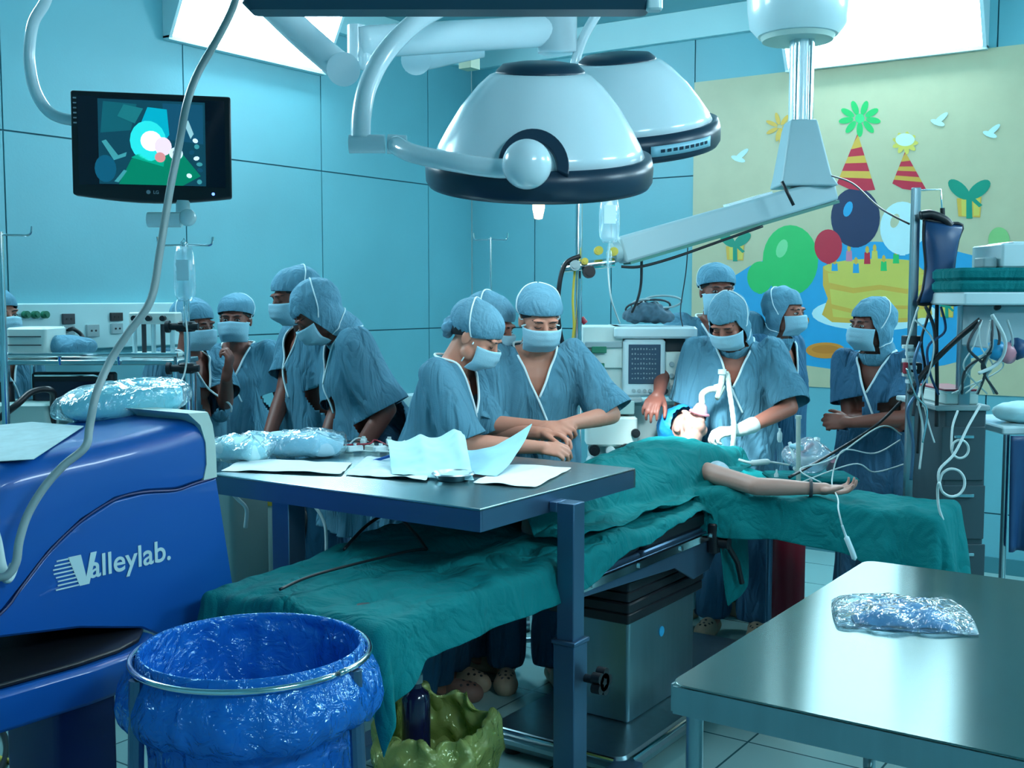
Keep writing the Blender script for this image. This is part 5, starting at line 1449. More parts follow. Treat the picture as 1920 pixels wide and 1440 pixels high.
        if ties:
            for s in (1, -1):
                gg = G()
                gg.tube([T(V3((s*.0795, .028, -.016))*hs)]+[hug(q_) for q_ in arc([T(V3(q_)*hs) for q_ in ((s*.083, .015, -.004), (s*.093, -.01, .03), (s*.078, -.04, .085), (s*.045, -.065, .125), (s*.004, -.075, .135))], 6)], .0028, 6); gg.build('mask_tie', PIPE, mk, smooth=True)
                gg = G()
                gg.tube([T(V3((s*.070, .022, -.097))*hs)]+[hug(q_) for q_ in arc([T(V3(q_)*hs) for q_ in ((s*.078, .005, -.092), (s*.078, -.03, -.082), (s*.065, -.07, -.070), (s*.01, -.095, -.062))], 6)], .0025, 6); gg.build('mask_tie', PIPE, mk, smooth=True)
    PEOPLE.append(t)
    return t
def bvh_of(o):
    M = ROOTM[o.name]
    return BVHTree.FromPolygons([M @ v.co for v in o.data.vertices], [tuple(f.vertices) for f in o.data.polygons])

ARM = lambda u, v, q, **k: dict(w=(u, v, q), **k)
# left group
person(-12, 5.02, 1.585, 60, 'person in blue cap cut off by the far left edge', head='cap', skin=SKINB, eyes='open', vox=.007)
person(350, 5.15, 1.54, 62, 'masked person just right of the left drip pole, raising a hand', hp=8, skin=SKINC, eyes='open',
       L_=ARM(425, 706, 4.95, hint=(-.4, -.2, -1), d=(-.15, .1, 1), up=(-.3, .9, .1), curl=60, sleeve=.8), R_=None)
person(445, 5.55, 1.56, 0, 'person in blue cap and mask facing the viewer, behind the raised hand', hp=4, skin=SKINC, eyes='open', gown=GOWN)
person(600, 5.0, 1.69, -60, 'tall person in blue scrubs at back left, head turned down to the left', lean=6, hp=14, hy=0, skin=SKINC, eyes='down', R_=ARM(500, 830, 4.8, hint=(.6, -.4, -.4)), wide=1.05, gown=GOWN, twist=0)
person(705, 4.6, 1.68, -74, 'large person in hooded cap and long blue gown bowing the head at the table', lean=14, hp=42, hy=0, head='hood', skin=SKINC, hem=.58, wide=1.28, gown=GOWN,
       L_=ARM(655, 872, 4.35, hint=(-.2, -.35, -1), curl=50), R_=ARM(600, 860, 4.45, hint=(.3, -.5, -.7)), sleeve=.98)
# centre nurses
person(800, 4.15, 1.57, 74, 'nurse seen from the side with flowered hair bun cover, leaning over the instrument table', lean=12, hp=32, head='bonnet', floral=True, skin=SKINA, eyes='down', gown=GOWN, vox=.0048,
       R_=ARM(1002, 838, 3.95, hint=(.3, -.5, -.8), d=(-.2, 1, -.1), up=(.5, 0, .8), curl=45), L_=ARM(1010, 812, 4.1, hint=(-.5, -.5, -.6), d=(.1, 1, -.1), up=(-.3, 0, .9), curl=40), sleeve=.95, clog=CLOGP, wide=1.06)
person(868, 4.5, 1.58, 66, 'masked person in profile mostly hidden behind the nurse with the flowered bun cover', lean=6, hp=22, skin=SKINB, eyes='down')
person(996, 4.45, 1.61, 8, 'nurse with joined hands facing the viewer, white piping crossing her blue scrubs', lean=8, hp=22, hy=-8, skin=SKINA, eyes='down', gown=GOWN, vox=.0048,
       R_=ARM(1012, 800, 4.15, hint=(.9, -.4, -.4), d=(-.8, .5, .0), up=(.1, .6, .8), curl=50), L_=ARM(1068, 795, 4.15, hint=(-.9, -.4, -.3), d=(.9, .4, -.15), up=(0, .5, .9), curl=45), sleeve=.98, wide=1.05)
# right group
person(1335, 5.5, 1.715, 5, 'tall person in blue cap standing behind the others beside the machine, one arm stretched out', lean=4, hp=6, skin=SKINC, eyes='open',
       R_=ARM(1228, 762, 4.92, hint=(.6, .2, -.9), d=(.4, .6, -.4), up=(0, .2, 1), curl=30))
person(1385, 5.1, 1.61, -18, 'gloved anaesthetist in hooded cap bending over the patient', lean=12, hp=34, hy=14, head='hood', skin=SKINB, eyes='down', vox=.0048, gown=GOWN,
       L_=ARM(1392, 806, 4.75, hint=(-1, -.3, -.3), d=(.95, .3, -.1), up=(0, .3, 1), curl=42, sleeve=.95, glove=True), R_=ARM(1300, 840, 4.9, hint=(.5, -.4, -.7), d=(-.1, .9, -.2), sleeve=.9), sleeve=.9, clog=CLOG)
person(1450, 5.45, 1.60, 48, 'hooded person in profile facing right, behind the gloved anaesthetist', lean=2, hp=6, head='hood', skin=SKINB, eyes='open', gown=GOWN2)
person(1650, 4.95, 1.545, -40, 'hooded person with folded arms standing left of the equipment post', lean=2, hp=4, hy=30, head='hood', skin=SKINC, eyes='open', gown=GOWN2, hem=.72,
       R_=ARM(1672, 792, 4.75, hint=(.9, -.3, -.5), d=(-1, .2, .1), up=(0, .9, .3), curl=40), L_=ARM(1598, 792, 4.72, hint=(-.9, -.3, -.5), d=(1, .2, 0), up=(0, .9, .3), curl=40))
# glove on the anaesthetist's left hand is a covering of its own
def glove_for(pt, s=-1):
    body = [c for c in bpy.data.objects if c.parent == pt and c.name.split('.')[0] == 'body'][0]
    return body

# ------------------------------------------------------------------ PATIENT
PZ = .775
pat = thing('person', (2.93, -2.9, PZ), 'patient lying under green cloth in a blue bouffant cap, one arm outstretched', 'person')
hc = at(1282, 803, 4.70)
hc = V3((2.92, hc.y+(2.92-hc.x)*0, .955)); hc = on_x(1285, 805, 2.93)
LM = Matrix(((1, 0, 0), (0, 0, 1), (0, 1, 0)))
# head-local axes: x right, y forward(face) -> world up, z (crown) -> +Y room
zc_ = V3((-.80, .50, .12)).normalized(); yc_ = V3((.30, .10, .95)); yc_ = (yc_-zc_*yc_.dot(zc_)).normalized(); xc_ = yc_.cross(zc_)
HMp = Matrix((xc_, yc_, zc_)).transposed()
hcc = on_z(1290, 806, .965)
Tp = HT(hcc, HMp)
g = G(); head_shells(g, Tp, .86)
def pz(x, y, z_): return V3((x, y, PZ+z_))
capsule(g, Tp(V3((0, -.02, -.05))), pz(2.93, -2.60, .10), .042, .045)
g.ell(pz(2.93, -2.74, .09), (.155, .17, .075)); g.ell(pz(2.93, -2.95, .085), (.125, .18, .07)); g.ell(pz(2.93, -3.1, .08), (.13, .12, .07))
sh_ = pz(3.06, -2.66, .10); el = on_z(1418, 912, .885); wr = on_z(1532, 916, .885); 
capsule(g, pz(3.0, -2.66, .1), sh_, .05, .045); capsule(g, sh_, el, .040, .032); capsule(g, el, el.lerp(wr, .35), .032, .031); capsule(g, el.lerp(wr, .35), wr, .031, .021)
hand(g, wr+(wr-el).normalized()*.01, (wr-el).normalized()+V3((0, -.15, 0)), (0, .25, -1), 1, .86, 30, 8, 50)
sh2 = pz(2.78, -2.66, .09); capsule(g, sh2, pz(2.74, -2.9, .07), .042, .034); capsule(g, pz(2.74, -2.9, .07), pz(2.78, -3.1, .07), .034, .022); hand(g, pz(2.80, -3.1, .045), (0.05, -1, 0), (0, 0, 1), -1, .86)
ft = on_z(1022, 968, .93)
for s in (-1, 1):
    capsule(g, pz(2.93+s*.07, -3.12, .08), pz(2.93+s*.075, -3.42, .10), .065, .045); capsule(g, pz(2.93+s*.075, -3.42, .10), pz(2.93+s*.08, -3.74, .06), .043, .028)
    capsule(g, pz(2.93+s*.08, -3.76, .05), pz(2.93+s*.10, -3.79, .12), .03, .022)
me = voxel(g, .0048, 3, .45)
SKINP = mat('skin_patient', (.46, .27, .22), .5, var=.08, vs_=12, sub=.12)
pb = link_mesh('body', me, SKINP, pat)
# blue bouffant cap
g = G(); g.ell(Tp(V3((0, -.012, .062))), (.105, .108, .085), HMp, 48, 30); me = g.mesh()
displace(me, lambda c, n: .007*nz(c[0]*24, c[1]*24, c[2]*24)+.003*math.sin(math.atan2(c[2]-.96, c[1]-hcc.y)*22))
cut(me, [(Tp(V3((0, 0, .012))), HMp @ V3((0, .35, -1)).normalized())])
link_mesh('bouffant_cap', me, mat('bouffant_blue', (.015, .24, .52), .45, var=.12, vs_=20, bump=.4, bs=40, coat=.3), pat)
g = G(); g.ell(pz(3.13, -2.66, .085), (.065, .085, .056)); g.ell(pz(3.06, -2.68, .09), (.08, .10, .062)); me = voxel(g, .008, 4)
link_mesh('patient_gown', me, mat('gown_print', (.40, .55, .62), .8, var=.5, vs_=45), pat)
# pillow
g = G(); g.ell((hcc.x, hcc.y+.02, .83), (.20, .15, .05), nu=32, nv=16); me = g.mesh(); displace(me, lambda c, n: .008*nz(c[0]*12, c[1]*12, c[2]*12))
setp(link_mesh('head_pillow', me, GREEN), 'green cloth head pad under the patient\'s head', 'pillow')
# breathing mask with its elbow and tubing
bmk = thing('breathing_mask', Tp(V3((0, .12, -.05))), 'clear pink-edged breathing mask held on the patient\'s face', 'breathing mask')
g = G(); g.lathe([(.036, -.005), (.034, .01), (.024, .035), (.013, .045)], Tp(V3((0, .088, -.045))), HMp @ V3((0, 1, 0)), 24, cap=False); g.build('shell', film('mask_shell', (.9, .75, .82), .3, 9, .2, .35), bmk, smooth=True, solid=.002)
g = G(); rr_ = [Tp(V3((.038*math.cos(q), .088, -.045+.042*math.sin(q)))) for q in [2*PI*i/24 for i in range(25)]]; g.tube(rr_, .007, 8); g.build('cushion', mat('cushion_pink', (.60, .24, .30), .4), bmk, smooth=True)
e0 = Tp(V3((0, .13, -.045)))
g = G(); g.tube(arc([e0, e0+V3((0, 0, .04)), e0+V3((.02, .02, .06)), e0+V3((.05, .03, .065))]), .0135, 12); g.cyl(e0+V3((.045, .03, .065)), e0+V3((.08, .04, .075)), .018, n=20); g.build('elbow', OFFW, bmk, smooth=True)
g = G(); g.cyl(e0+V3((.07, .035, .075)), e0+V3((.075, .036, .13)), .012, n=16); g.cyl(e0+V3((.075, .036, .13)), e0+V3((.075, .036, .15)), .018, n=16); g.build('valve_port', WHITE, bmk)
g = G(); pth = arc([e0+V3((.08, .04, .075)), at(1345, 745, 4.8), at(1362, 700, 4.9), at(1368, 735, 4.8), at(1376, 800, 4.7), at(1372, 850, 4.7)], 10)
g.tube(pth, [.010+.0016*(i % 2) for i in range(len(pth))], 12); setp(g.build('corrugated_tube', mat('tube_clear', (.52, .66, .60), .3, alpha=.8), None, smooth=True), 'pale corrugated breathing tube rising in front of the gloved anaesthetist', 'tube')
bgc = at(1340, 770, 4.72)

# ------------------------------------------------------------------ ANAESTHESIA MACHINE (faces the viewer)
AD = 5.15
ap = at(1190, 700, AD)
am = thing('anaesthesia_machine', (ap.x, ap.y, 0), 'white anaesthesia machine with screen and side valves beside the standing nurse', 'anaesthesia machine', CF)
AM_ = L2W(am); AMi = AM_.inverted()
def aloc(u, v, d=AD): return AMi @ at(u, v, d)
def abox(u0, v0, u1, v1, y0, y1, r=.008):
    a = aloc(u0, v1); b = aloc(u1, v0); g = G(); g.M = AM_; g.rbox((a.x, y0, a.z), (b.x, y1, b.z), r); return g
abox(1112, 760, 1300, 1000, .02, .42).build('cabinet', mat('machine_body', (.50, .66, .66), .45), am)
abox(1150, 612, 1305, 634, -.06, .40, .02).build('top_shelf', WHITE, am)
abox(1092, 612, 1168, 690, -.02, .30).build('vaporizer_block', OFFW, am)
abox(1096, 640, 1166, 652, -.035, .0).build('vaporizer_trim', MATS['grey_plastic'], am)
abox(1110, 690, 1168, 765, .0, .30).build('gas_block', OFFW, am)
for (u, v) in ((1122, 655), (1118, 686)):
    abox(u-14, v-6, u+14, v+6, -.05, -.021, .004).build('green_label', GRN, am)
s_ = abox(1166, 636, 1246, 742, -.05, .20, .02).build('screen_housing', WHITE, am)
abox(1176, 645, 1236, 718, -.055, -.0505, .003).build('screen', mat('grey_screen', (.05, .09, .14), .2), am)
g = G(); g.M = AM_; random.seed(5)
for k in range(7):
    a = aloc(1182, 655+9*k); 
    for j in range(9):
        x = a.x+.013*j; h_ = .003+.006*random.random(); g.box((x, -.0565, a.z), (x+.006, -.0552, a.z+h_))
g.build('screen_traces', mat('trace_grey', (.22, .30, .34), .4), am)
g = G(); g.M = AM_
for k in range(5):
    a = aloc(1186+10*k, 731); g.cyl((a.x, -.052, a.z), (a.x, -.060, a.z), .0085, n=12)
g.build('buttons', MATS['grey_plastic'], am)
a = aloc(1243, 731); g = G(); g.M = AM_; g.cyl((a.x, -.05, a.z), (a.x, -.075, a.z), .014, n=18); g.build('dial', BLACK, am)
abox(1246, 660, 1290, 742, -.02, .22).build('control_panel', OFFW, am)
abox(1248, 634, 1288, 660, .04, .22).build('dark_recess', DARK, am)
for (u, v) in ((1258, 682), (1278, 682), (1258, 704), (1278, 704), (1258, 726), (1278, 726)):
    a = aloc(u, v); g = G(); g.M = AM_; g.cyl((a.x, -.02, a.z), (a.x, -.032, a.z), .011, n=14); g.build('control_knob', [MATS['grey_plastic'], DARK][(u+v) % 2], am)
for (u, v, r_, m) in ((1106, 672, .022, BLACK), (1102, 660, .014, BLACK), (1104, 684, .012, RED), (1112, 735, .014, GRN), (1130, 740, .012, GRN), (1150, 742, .016, BLACK)):
    a = aloc(u, v); g = G(); g.M = AM_; g.cyl((a.x, .0, a.z), (a.x, -.06, a.z), r_, n=18); g.build('valve_knob', m, am)
abox(1100, 748, 1185, 772, -.12, .05).build('absorber_top', MATS['pale_green'], am)
abox(1096, 776, 1190, 830, -.14, .02, .02).build('absorber_canister', OFFW, am)
abox(1118, 742, 1200, 752, -.10, .02).build('shelf_edge', MATS['grey_plastic'], am)
for k, (u, v, r_) in enumerate(((1110, 836, .025), (1140, 838, .022), (1168, 834, .025), (1105, 858, .02), (1185, 805, .02))):
    a = aloc(u, v); g = G(); g.M = AM_; g.cyl((a.x, -.16, a.z), (a.x, -.08, a.z), r_, n=18); g.cyl((a.x, -.165, a.z), (a.x, -.16, a.z), r_*.6, n=14); g.build('circuit_port', [BLACK, CABLE][k % 2], am)
g = G(); g.M = AM_
a = aloc(1112, 1000)
g = G(); g.M = AM_; g.rbox((-.22, -.02, .10), (.30, .42, a.z), .02); g.build('drawer_unit', MATS['machine_body'], am)
for k in range(2):
    g = G(); g.M = AM_; g.box((-.18, -.030, .16+.16*k), (.24, -.021, .29+.16*k)); o = g.build('drawer', OFFW, am); g = G(); g.M = AM_; g.tube([(-.05, -.03, .25+.16*k), (-.05, -.05, .25+.16*k), (.11, -.05, .25+.16*k), (.11, -.03, .25+.16*k)], .005); g.build('handle', CHROME, o)
for x in (-.18, .26):
    for y in (.03, .38):
        g = G(); g.M = AM_; g.cyl((x-.015, y, .045), (x+.015, y, .045), .045, n=18); g.cyl((x, y, .05), (x, y, .105), .012); g.build('caster', BLACK, am)
# red-capped bottle and yellow strip by the pole
g = G(); g.cyl(at(1098, 606, 4.85), at(1090, 596, 4.85), .012); setp(g.build('red_plug', RED, None), 'small red plug beside the tall pole above the machine', 'plug')
# coiled cuff and tubing piled on the machine
cb = thing('cuff_bundle', at(1215, 606, AD), 'dark grey coiled cuff and tubing piled on top of the machine', 'tubing')
g = G(); g.M = AM_; 
for (u, w0, h0) in ((1195, .06, .035), (1222, .075, .05), (1250, .05, .03)):
    a = aloc(u, 607); g.ell((a.x, .10, a.z+h0), (w0, .07, h0))
me = voxel(g, .007, 4); displace(me, lambda c, n: .010*nz(c[0]*40, c[1]*40, c[2]*40)); link_mesh('cuff', me, mat('cuff_grey', (.06, .13, .18), .8, var=.5, vs_=40), cb)
for k in range(4):
    random.seed(40+k); c = aloc(1200+16*k, 580-4*(k % 2)); g = G()
    pts = [AM_ @ V3((c.x+.055*math.cos(q)*(1+.2*k % 2), .10+.03*math.sin(q*2+k), c.z+.028*math.sin(q)+.008*k)) for q in [2*PI*i/20 for i in range(21)]]
    g.tube(pts, .005, 7); g.build('tubing_loop', [DARK, MATS['grey_plastic']][k % 2], cb, smooth=True)

# ------------------------------------------------------------------ CEILING PENDANT and sloping BOOM
pd_ = thing('ceiling_pendant', at(1500, 60, 5.0), 'white ceiling pendant column widening into a grey service head', 'ceiling pendant')
c = at(1496, 40, 5.0)
g = G(); zc = at(1496, 72, 5.0).z; g.lathe([(.05, zc), (.17, zc+.01), (.205, zc+.05), (.215, zc+.12), (.22, zc+.2), (.22, RZ-.001)], (c.x, c.y, 0), n=48); g.build('canopy', WHITE, pd_, smooth=False)
g = G(); g.lathe([(.10, zc-.012), (.15, zc-.012), (.16, zc+.012)], (c.x, c.y, 0), n=40); g.build('canopy_ring', MATS['trim_cream'], pd_)
c2_ = at(1504, 60, 5.0); zb_ = at(1504, 232, 5.0).z
g = G(); g.cyl((c2_.x, c2_.y, zc-.01), (c2_.x, c2_.y, zb_), .052, n=28); g.build('column', LAMPW, pd_)
g = G()
for s in (-.03, .03): q = RT*s-HF*.045; g.cyl((c2_.x+q.x, c2_.y+q.y, zc-.01), (c2_.x+q.x, c2_.y+q.y, zb_), .014, n=12)
g.build('column_pipe', CHROME, pd_)
zh = at(1510, 352, 5.0).z
g = G(); g.M = Matrix.Translation((c2_.x, c2_.y, 0)) @ Matrix.Rotation(CF, 4, 'Z')
def rr(hw, hd, z_, cx=0): return [(cx+x, y, z_) for x, y in ((hw, hd), (-hw, hd), (-hw, -hd), (hw, -hd))]
g.loft([rr(.055, .07, zb_+.01), rr(.065, .08, zb_-.03), rr(.105, .10, zh+.05, .01), rr(.125, .11, zh, .02)]); g.build('service_head', mat('pendant_grey', (.34, .50, .54), .4), pd_, bevel=.008)
boom = thing('sloping_boom', at(1340, 420, 4.9), 'long grey boom sloping down from the pendant to gas fittings by the pole', 'boom')
bs = [at(1566, 352, 5.0), at(1160, 470, 4.75)]
dirb = (bs[1]-bs[0]).normalized(); nb = dirb.cross(V3((0, 0, 1))).normalized(); ub = nb.cross(dirb).normalized()
if ub.z < 0: ub = -ub
def bbox(g, t0, t1, y0, y1, z0, z1, L=(bs[1]-bs[0]).length, tz=1):
    o_ = bs[0]
    P_ = lambda t, y, z_: o_+dirb*(L*t)+nb*y+ub*z_
    v = [P_(t0, y0, z0), P_(t1, y0, z0*tz), P_(t1, y1, z0*tz), P_(t0, y1, z0), P_(t0, y0, z1), P_(t1, y0, z1*tz), P_(t1, y1, z1*tz), P_(t0, y1, z1)]
    g.add(v, [(0, 3, 2, 1), (4, 5, 6, 7), (0, 1, 5, 4), (1, 2, 6, 5), (2, 3, 7, 6), (3, 0, 4, 7)])
g = G(); bbox(g, 0.02, 1, -.05, .05, -.052, .05, tz=1.1); g.build('beam', MATS['pendant_grey'], boom, bevel=.012)
g = G(); bbox(g, 0.02, .98, -.045, .045, -.066, -.0525); g.build('lower_strip', mat('strip_green', (.05, .2, .16), .5), boom)
g = G(); bbox(g, .30, .5, -.03, .03, .0505, .062); g.build('upper_cover', LAMPW, boom)
g = G(); q = bs[0]+dirb*.98*(bs[1]-bs[0]).length; g.lathe([(.03, 0), (.045, .01), (.045, .05), (.03, .06)], q, dirb, 20)
g.build('end_collar', MATS['pendant_grey'], boom)
g = G(); g.cyl(at(1152, 492, 4.72), at(1052, 503, 4.72), .020, n=16); g.build('cross_bar', CHROME, boom)
for (u, v, m, r_, nm) in ((1122, 470, YEL, .018, 'gas_knob'), (1150, 472, YEL, .018, 'gas_knob'), (1096, 490, YEL, .014, 'gas_knob'), (1078, 498, MATS['grey_plastic'], .022, 'gas_knob'), (1104, 510, BLACK, .026, 'clamp_knob')):
    c = at(u, v, 4.70); g = G(); g.cyl(c-HF*.03, c+HF*.03, r_, n=20); g.cyl(c-HF*.035, c-HF*.03, r_*.6, n=12); g.build(nm, m, boom)
tubeo(boom, 'black_hose', [at(1088, 480, 4.7), at(1060, 495, 4.7), at(1048, 540, 4.7), at(1047, 600, 4.72), at(1056, 650, 4.75)], .010, BLACK)
tubeo(boom, 'yellow_hose', [at(1078, 505, 4.71), at(1074, 560, 4.72), at(1076, 610, 4.74), at(1072, 650, 4.75)], .005, YEL)
tubeo(boom, 'under_cable', [at(1430, 424, 4.84), at(1340, 456, 4.81), at(1260, 484, 4.79), at(1200, 500, 4.75), at(1165, 500, 4.74)], .006, BLACK)
tubeo(boom, 'down_cable', [at(1203, 488, 4.78), at(1202, 530, 4.85), at(1196, 560, 4.95), at(1185, 585, 5.02)], .006, DARK)
tubeo(boom, 'thin_cable', [at(1290, 458, 4.82), at(1286, 510, 5.0), at(1276, 580, 5.1), at(1280, 612, 5.12)], .0025, DARK)
g = G(); g.tube(arc([at(1430, 395, 4.86), at(1470, 330, 4.8), at(1450, 300, 4.8)]), .004); 
tubeo(boom, 'grip_rod', [at(1466, 340, 4.78), at(1488, 385, 4.78)], .007, BLACK)
g = G(); g.tube(arc([at(1560, 330, 4.6), at(1600, 345, 4.4), at(1650, 390, 4.1), at(1705, 420, 3.95)]), .0035, 6); setp(g.build('slung_cable', BLACK, None, smooth=True), 'thin black cable slung from the pendant to the equipment post', 'cable')

# ------------------------------------------------------------------ RIGHT EQUIPMENT POST
PD = 4.05
pp = at(1711, 600, PD)
post = thing('equipment_post', (pp.x, pp.y, 0), 'square steel equipment post with wire hook at the right', 'post', CF)
PM_ = L2W(post); PMi = PM_.inverted()
def ploc(u, v, d=PD): return PMi @ at(u, v, d)
ztp = at(1711, 352, PD).z
g = G(); g.M = PM_; g.rbox((-.014, -.014, .08), (.014, .014, ztp), .004); g.build('upright', STEEL2, post)
g = G(); g.M = PM_; g.rbox((-.24, -.03, .05), (.24, .03, .08), .01); g.rbox((-.03, -.24, .051), (.03, .24, .081), .01); g.build('foot', STEELD, post)
for (x, y) in ((-.22, 0), (.22, 0), (0, -.22), (0, .22)):
    g = G(); g.M = PM_; g.cyl((x-.01, y, .025), (x+.01, y, .025), .025, n=14); g.build('caster', BLACK, post)
g = G(); g.tube([at(1716, 357, PD), at(1764, 355, PD), at(1766, 392, PD)], .003); g.build('hook', CHROME, post)
g = G(); g.M = PM_
for v in (640, 690):
    g = G(); g.M = PM_; q = ploc(1711, v); g.rbox((-.03, -.03, q.z-.02), (.03, .03, q.z+.02), .006); g.build('clamp', BLACK, post)
# pressure bag
pbg = thing('pressure_bag', at(1766, 570, PD-.04), 'navy pressure infusion bag with black edges hanging from the post hook', 'pressure bag', CF)
def wedge_bag(nm, pts, d0, th, m, par, sub=1):
    P3 = [at(u, v, d0) for u, v in pts]; g = G(); cen = sum(P3, V3((0, 0, 0)))/len(P3); n_ = len(P3)
    V = []; rings = []
    for s, off in ((1.0, 0), (.9, th*.6), (.6, th), (.2, th*1.1)): rings.append([cen+(p-cen)*s-HF*off for p in P3])
    rings2 = []
    for s, off in ((.9, -th*.4), (.5, -th*.7)): rings2.append([cen+(p-cen)*s-HF*off for p in P3])
    g.loft(list(reversed(rings2))+rings); return g.build(nm, m, par, smooth=True)
outl_ = [(1733, 412), (1732, 450), (1736, 500), (1730, 545), (1722, 570), (1760, 568), (1800, 570), (1790, 540), (1788, 500), (1796, 450), (1804, 422), (1770, 418)]
wedge_bag('bladder', outl_, PD-.05, .035, mat('navy_cloth', (.012, .06, .16), .45, var=.15), pbg)
g = G(); g.tube(arc([at(u, v, PD-.05) for u, v in outl_+outl_[:1]], 3), .006, 8); g.build('edging', BLACK, pbg, smooth=True)
g = G(); g.tube(arc([at(1726, 404, PD-.05), at(1745, 402, PD-.05), at(1770, 412, PD-.05), at(1782, 424, PD-.05)]), [.016]*25, 8); g.build('hanger_loop', BLACK, pbg, smooth=True)
g = G(); g.cyl(at(1767, 390, PD-.04), at(1768, 412, PD-.04), .008); g.build('hook_tab', BLACK, pbg)
tubes = thing('cable_cluster', at(1740, 860, PD-.02), 'tangle of black and clear tubes running down the equipment post', 'tubing')
for k, (pts, r_, m) in enumerate((
    ([(1757, 570), (1756, 640), (1757, 720), (1756, 800)], .007, BLACK), ([(1745, 572), (1738, 600), (1728, 640), (1735, 700), (1726, 760), (1720, 850)], .005, BLACK),
    ([(1722, 575), (1708, 620), (1700, 660), (1712, 720), (1730, 800), (1724, 880)], .004, CABLE), ([(1735, 574), (1752, 620), (1748, 680), (1722, 720), (1712, 780)], .006, DARK),
    ([(1764, 575), (1772, 620), (1740, 650), (1744, 700), (1760, 740)], .0045, MATS['navy_cloth']), ([(1716, 600), (1750, 640), (1742, 700), (1728, 730), (1740, 790), (1752, 830)], .003, CABLE),
    ([(1726, 640), (1714, 680), (1720, 730), (1702, 770), (1712, 830), (1708, 900)], .006, STEELD), ([(1700, 690), (1716, 740), (1738, 770), (1730, 830)], .004, CHROME))):
    g = G(); g.tube(arc([at(u, v, PD-.05-.008*k) for u, v in pts]), r_, 7); g.build('tube', m, tubes, smooth=True)
for k in range(6):
    c = at(1702+(k % 2)*6, 650+13*k, PD-.05); g = G(); g.M = Matrix.Translation(c) @ Matrix.Rotation(CF, 4, 'Z'); g.rbox((-.018, -.012, -.007), (.018, .012, .007), .003); g.build('tube_clip', [CABLE, WHITE][k % 2], tubes)
g = G(); c = at(1697, 690, PD-.07); g.M = Matrix.Translation(c) @ Matrix.Rotation(CF, 4, 'Z'); g.rbox((-.006, -.01, -.02), (.008, .01, .02), .003); g.build('red_clip', RED, tubes)
g = G(); g.tube(arc([at(1705, 738, PD-.1), at(1740, 690, PD-.08), at(1790, 640, PD-.1), at(1850, 590, PD-.2), at(1872, 575, PD-.3)]), .010, 8); g.tube; setp(g.build('black_rod', BLACK, None, smooth=True), 'black rod slanting from the post up to the right shelf', 'rod')
g = G(); g.tube(arc([at(1690, 752, PD+.25), at(1640, 800, PD+.3), at(1560, 850, PD+.2), at(1480, 895, PD)]), .006, 8); setp(g.build('dark_hose', BLACK, None, smooth=True), 'dark hose sagging from the post toward the arm board', 'hose')
for k, pts in enumerate(([(1690, 815, 4.2), (1650, 800, 4.15), (1560, 860, 4.1), (1500, 880, 4.05), (1540, 905, 4.0)], [(1688, 825, 4.2), (1640, 850, 4.15), (1580, 845, 4.1), (1560, 900, 4.05), (1571, 935, 3.70), (1572, 955, 3.56), (1580, 990, 3.54)],
                         [(1696, 870, 4.2), (1640, 885, 4.15), (1600, 870, 4.1), (1500, 905, 4.1)])):
    g = G(); g.tube(arc([at(*q) for q in pts]), .0028, 6); setp(g.build('infusion_line', CABLE, None, smooth=True), ['upper thin clear line running from the post to the patient arm', 'thin clear line crossing the patient wrist and dropping below the drape', 'lowest thin clear line crossing behind the arm board'][k], 'tube')
g = G(); g.tube(arc([at(1579, 985, 3.54), at(1586, 1005, 3.54), at(1597, 1032, 3.53), at(1603, 1050, 3.53)]), [.004]*9+[.009]*14+[.004]*2, 8); g.build('connector', WHITE, [o for o in bpy.data.objects if o.name == 'infusion_line.001'][0], smooth=True)

# right shelf unit
SD = 3.75
sp_ = at(1870, 560, SD)
shf = thing('shelf_unit', (sp_.x, sp_.y, 0), 'white shelf carrying folded green cloth at the right edge', 'shelf', CF)
SM_ = L2W(shf); SMi = SM_.inverted()
def sloc(u, v, d=SD): return SMi @ at(u, v, d)
def sbox(u0, v0, u1, v1, y0, y1, r=.006, root_M=None):
    a = sloc(u0, v1); b = sloc(u1, v0); g = G(); g.M = SM_; g.rbox((a.x, y0, a.z), (b.x, y1, b.z), r); return g
sbox(1796, 548, 2060, 572, -.05, .35, .01).build('shelf_board', WHITE, shf)
sbox(1862, 573, 2060, 655, .02, .32, .01).build('under_box', MATS['pendant_grey'], shf)
g = G(); g.M = SM_; a = sloc(1800, 572); b = sloc(2055, 572); 
for x in (a.x+.07+.06, b.x-.03):
    g = G(); g.M = SM_; g.rbox((x-.02, .26, .0), (x+.02, .30, a.z), .005); g.build('leg', STEEL2, shf)
gc = sbox(1792, 502, 2050, 547, -.03, .30, .02); me = gc.mesh()
t = thing('folded_cloth', at(1870, 547, SD), 'dark green folded cloth stacked on the right white shelf', 'cloth', CF)
sbox(1792, 526, 2050, 547.5, -.04, .30, .02).build('lower_fold', GREEN, t); sbox(1794, 502, 2050, 526, -.03, .30, .02).build('upper_fold', GREEN, t)
wb = thing('white_box', at(1900, 500, SD), 'white equipment box standing on the green cloth', 'box', CF)
sbox(1878, 456, 2040, 501.5, .0, .25, .01).build('case', WHITE, wb); sbox(1905, 452, 2040, 457, .02, .23, .004).build('lid', LAMPW, wb)
g = sbox(1848, 482, 1876, 501.5, .02, .1, .008); setp(g.build('small_device', MATS['grey_plastic'], None), 'small grey device on the green cloth left of the white box', 'device')
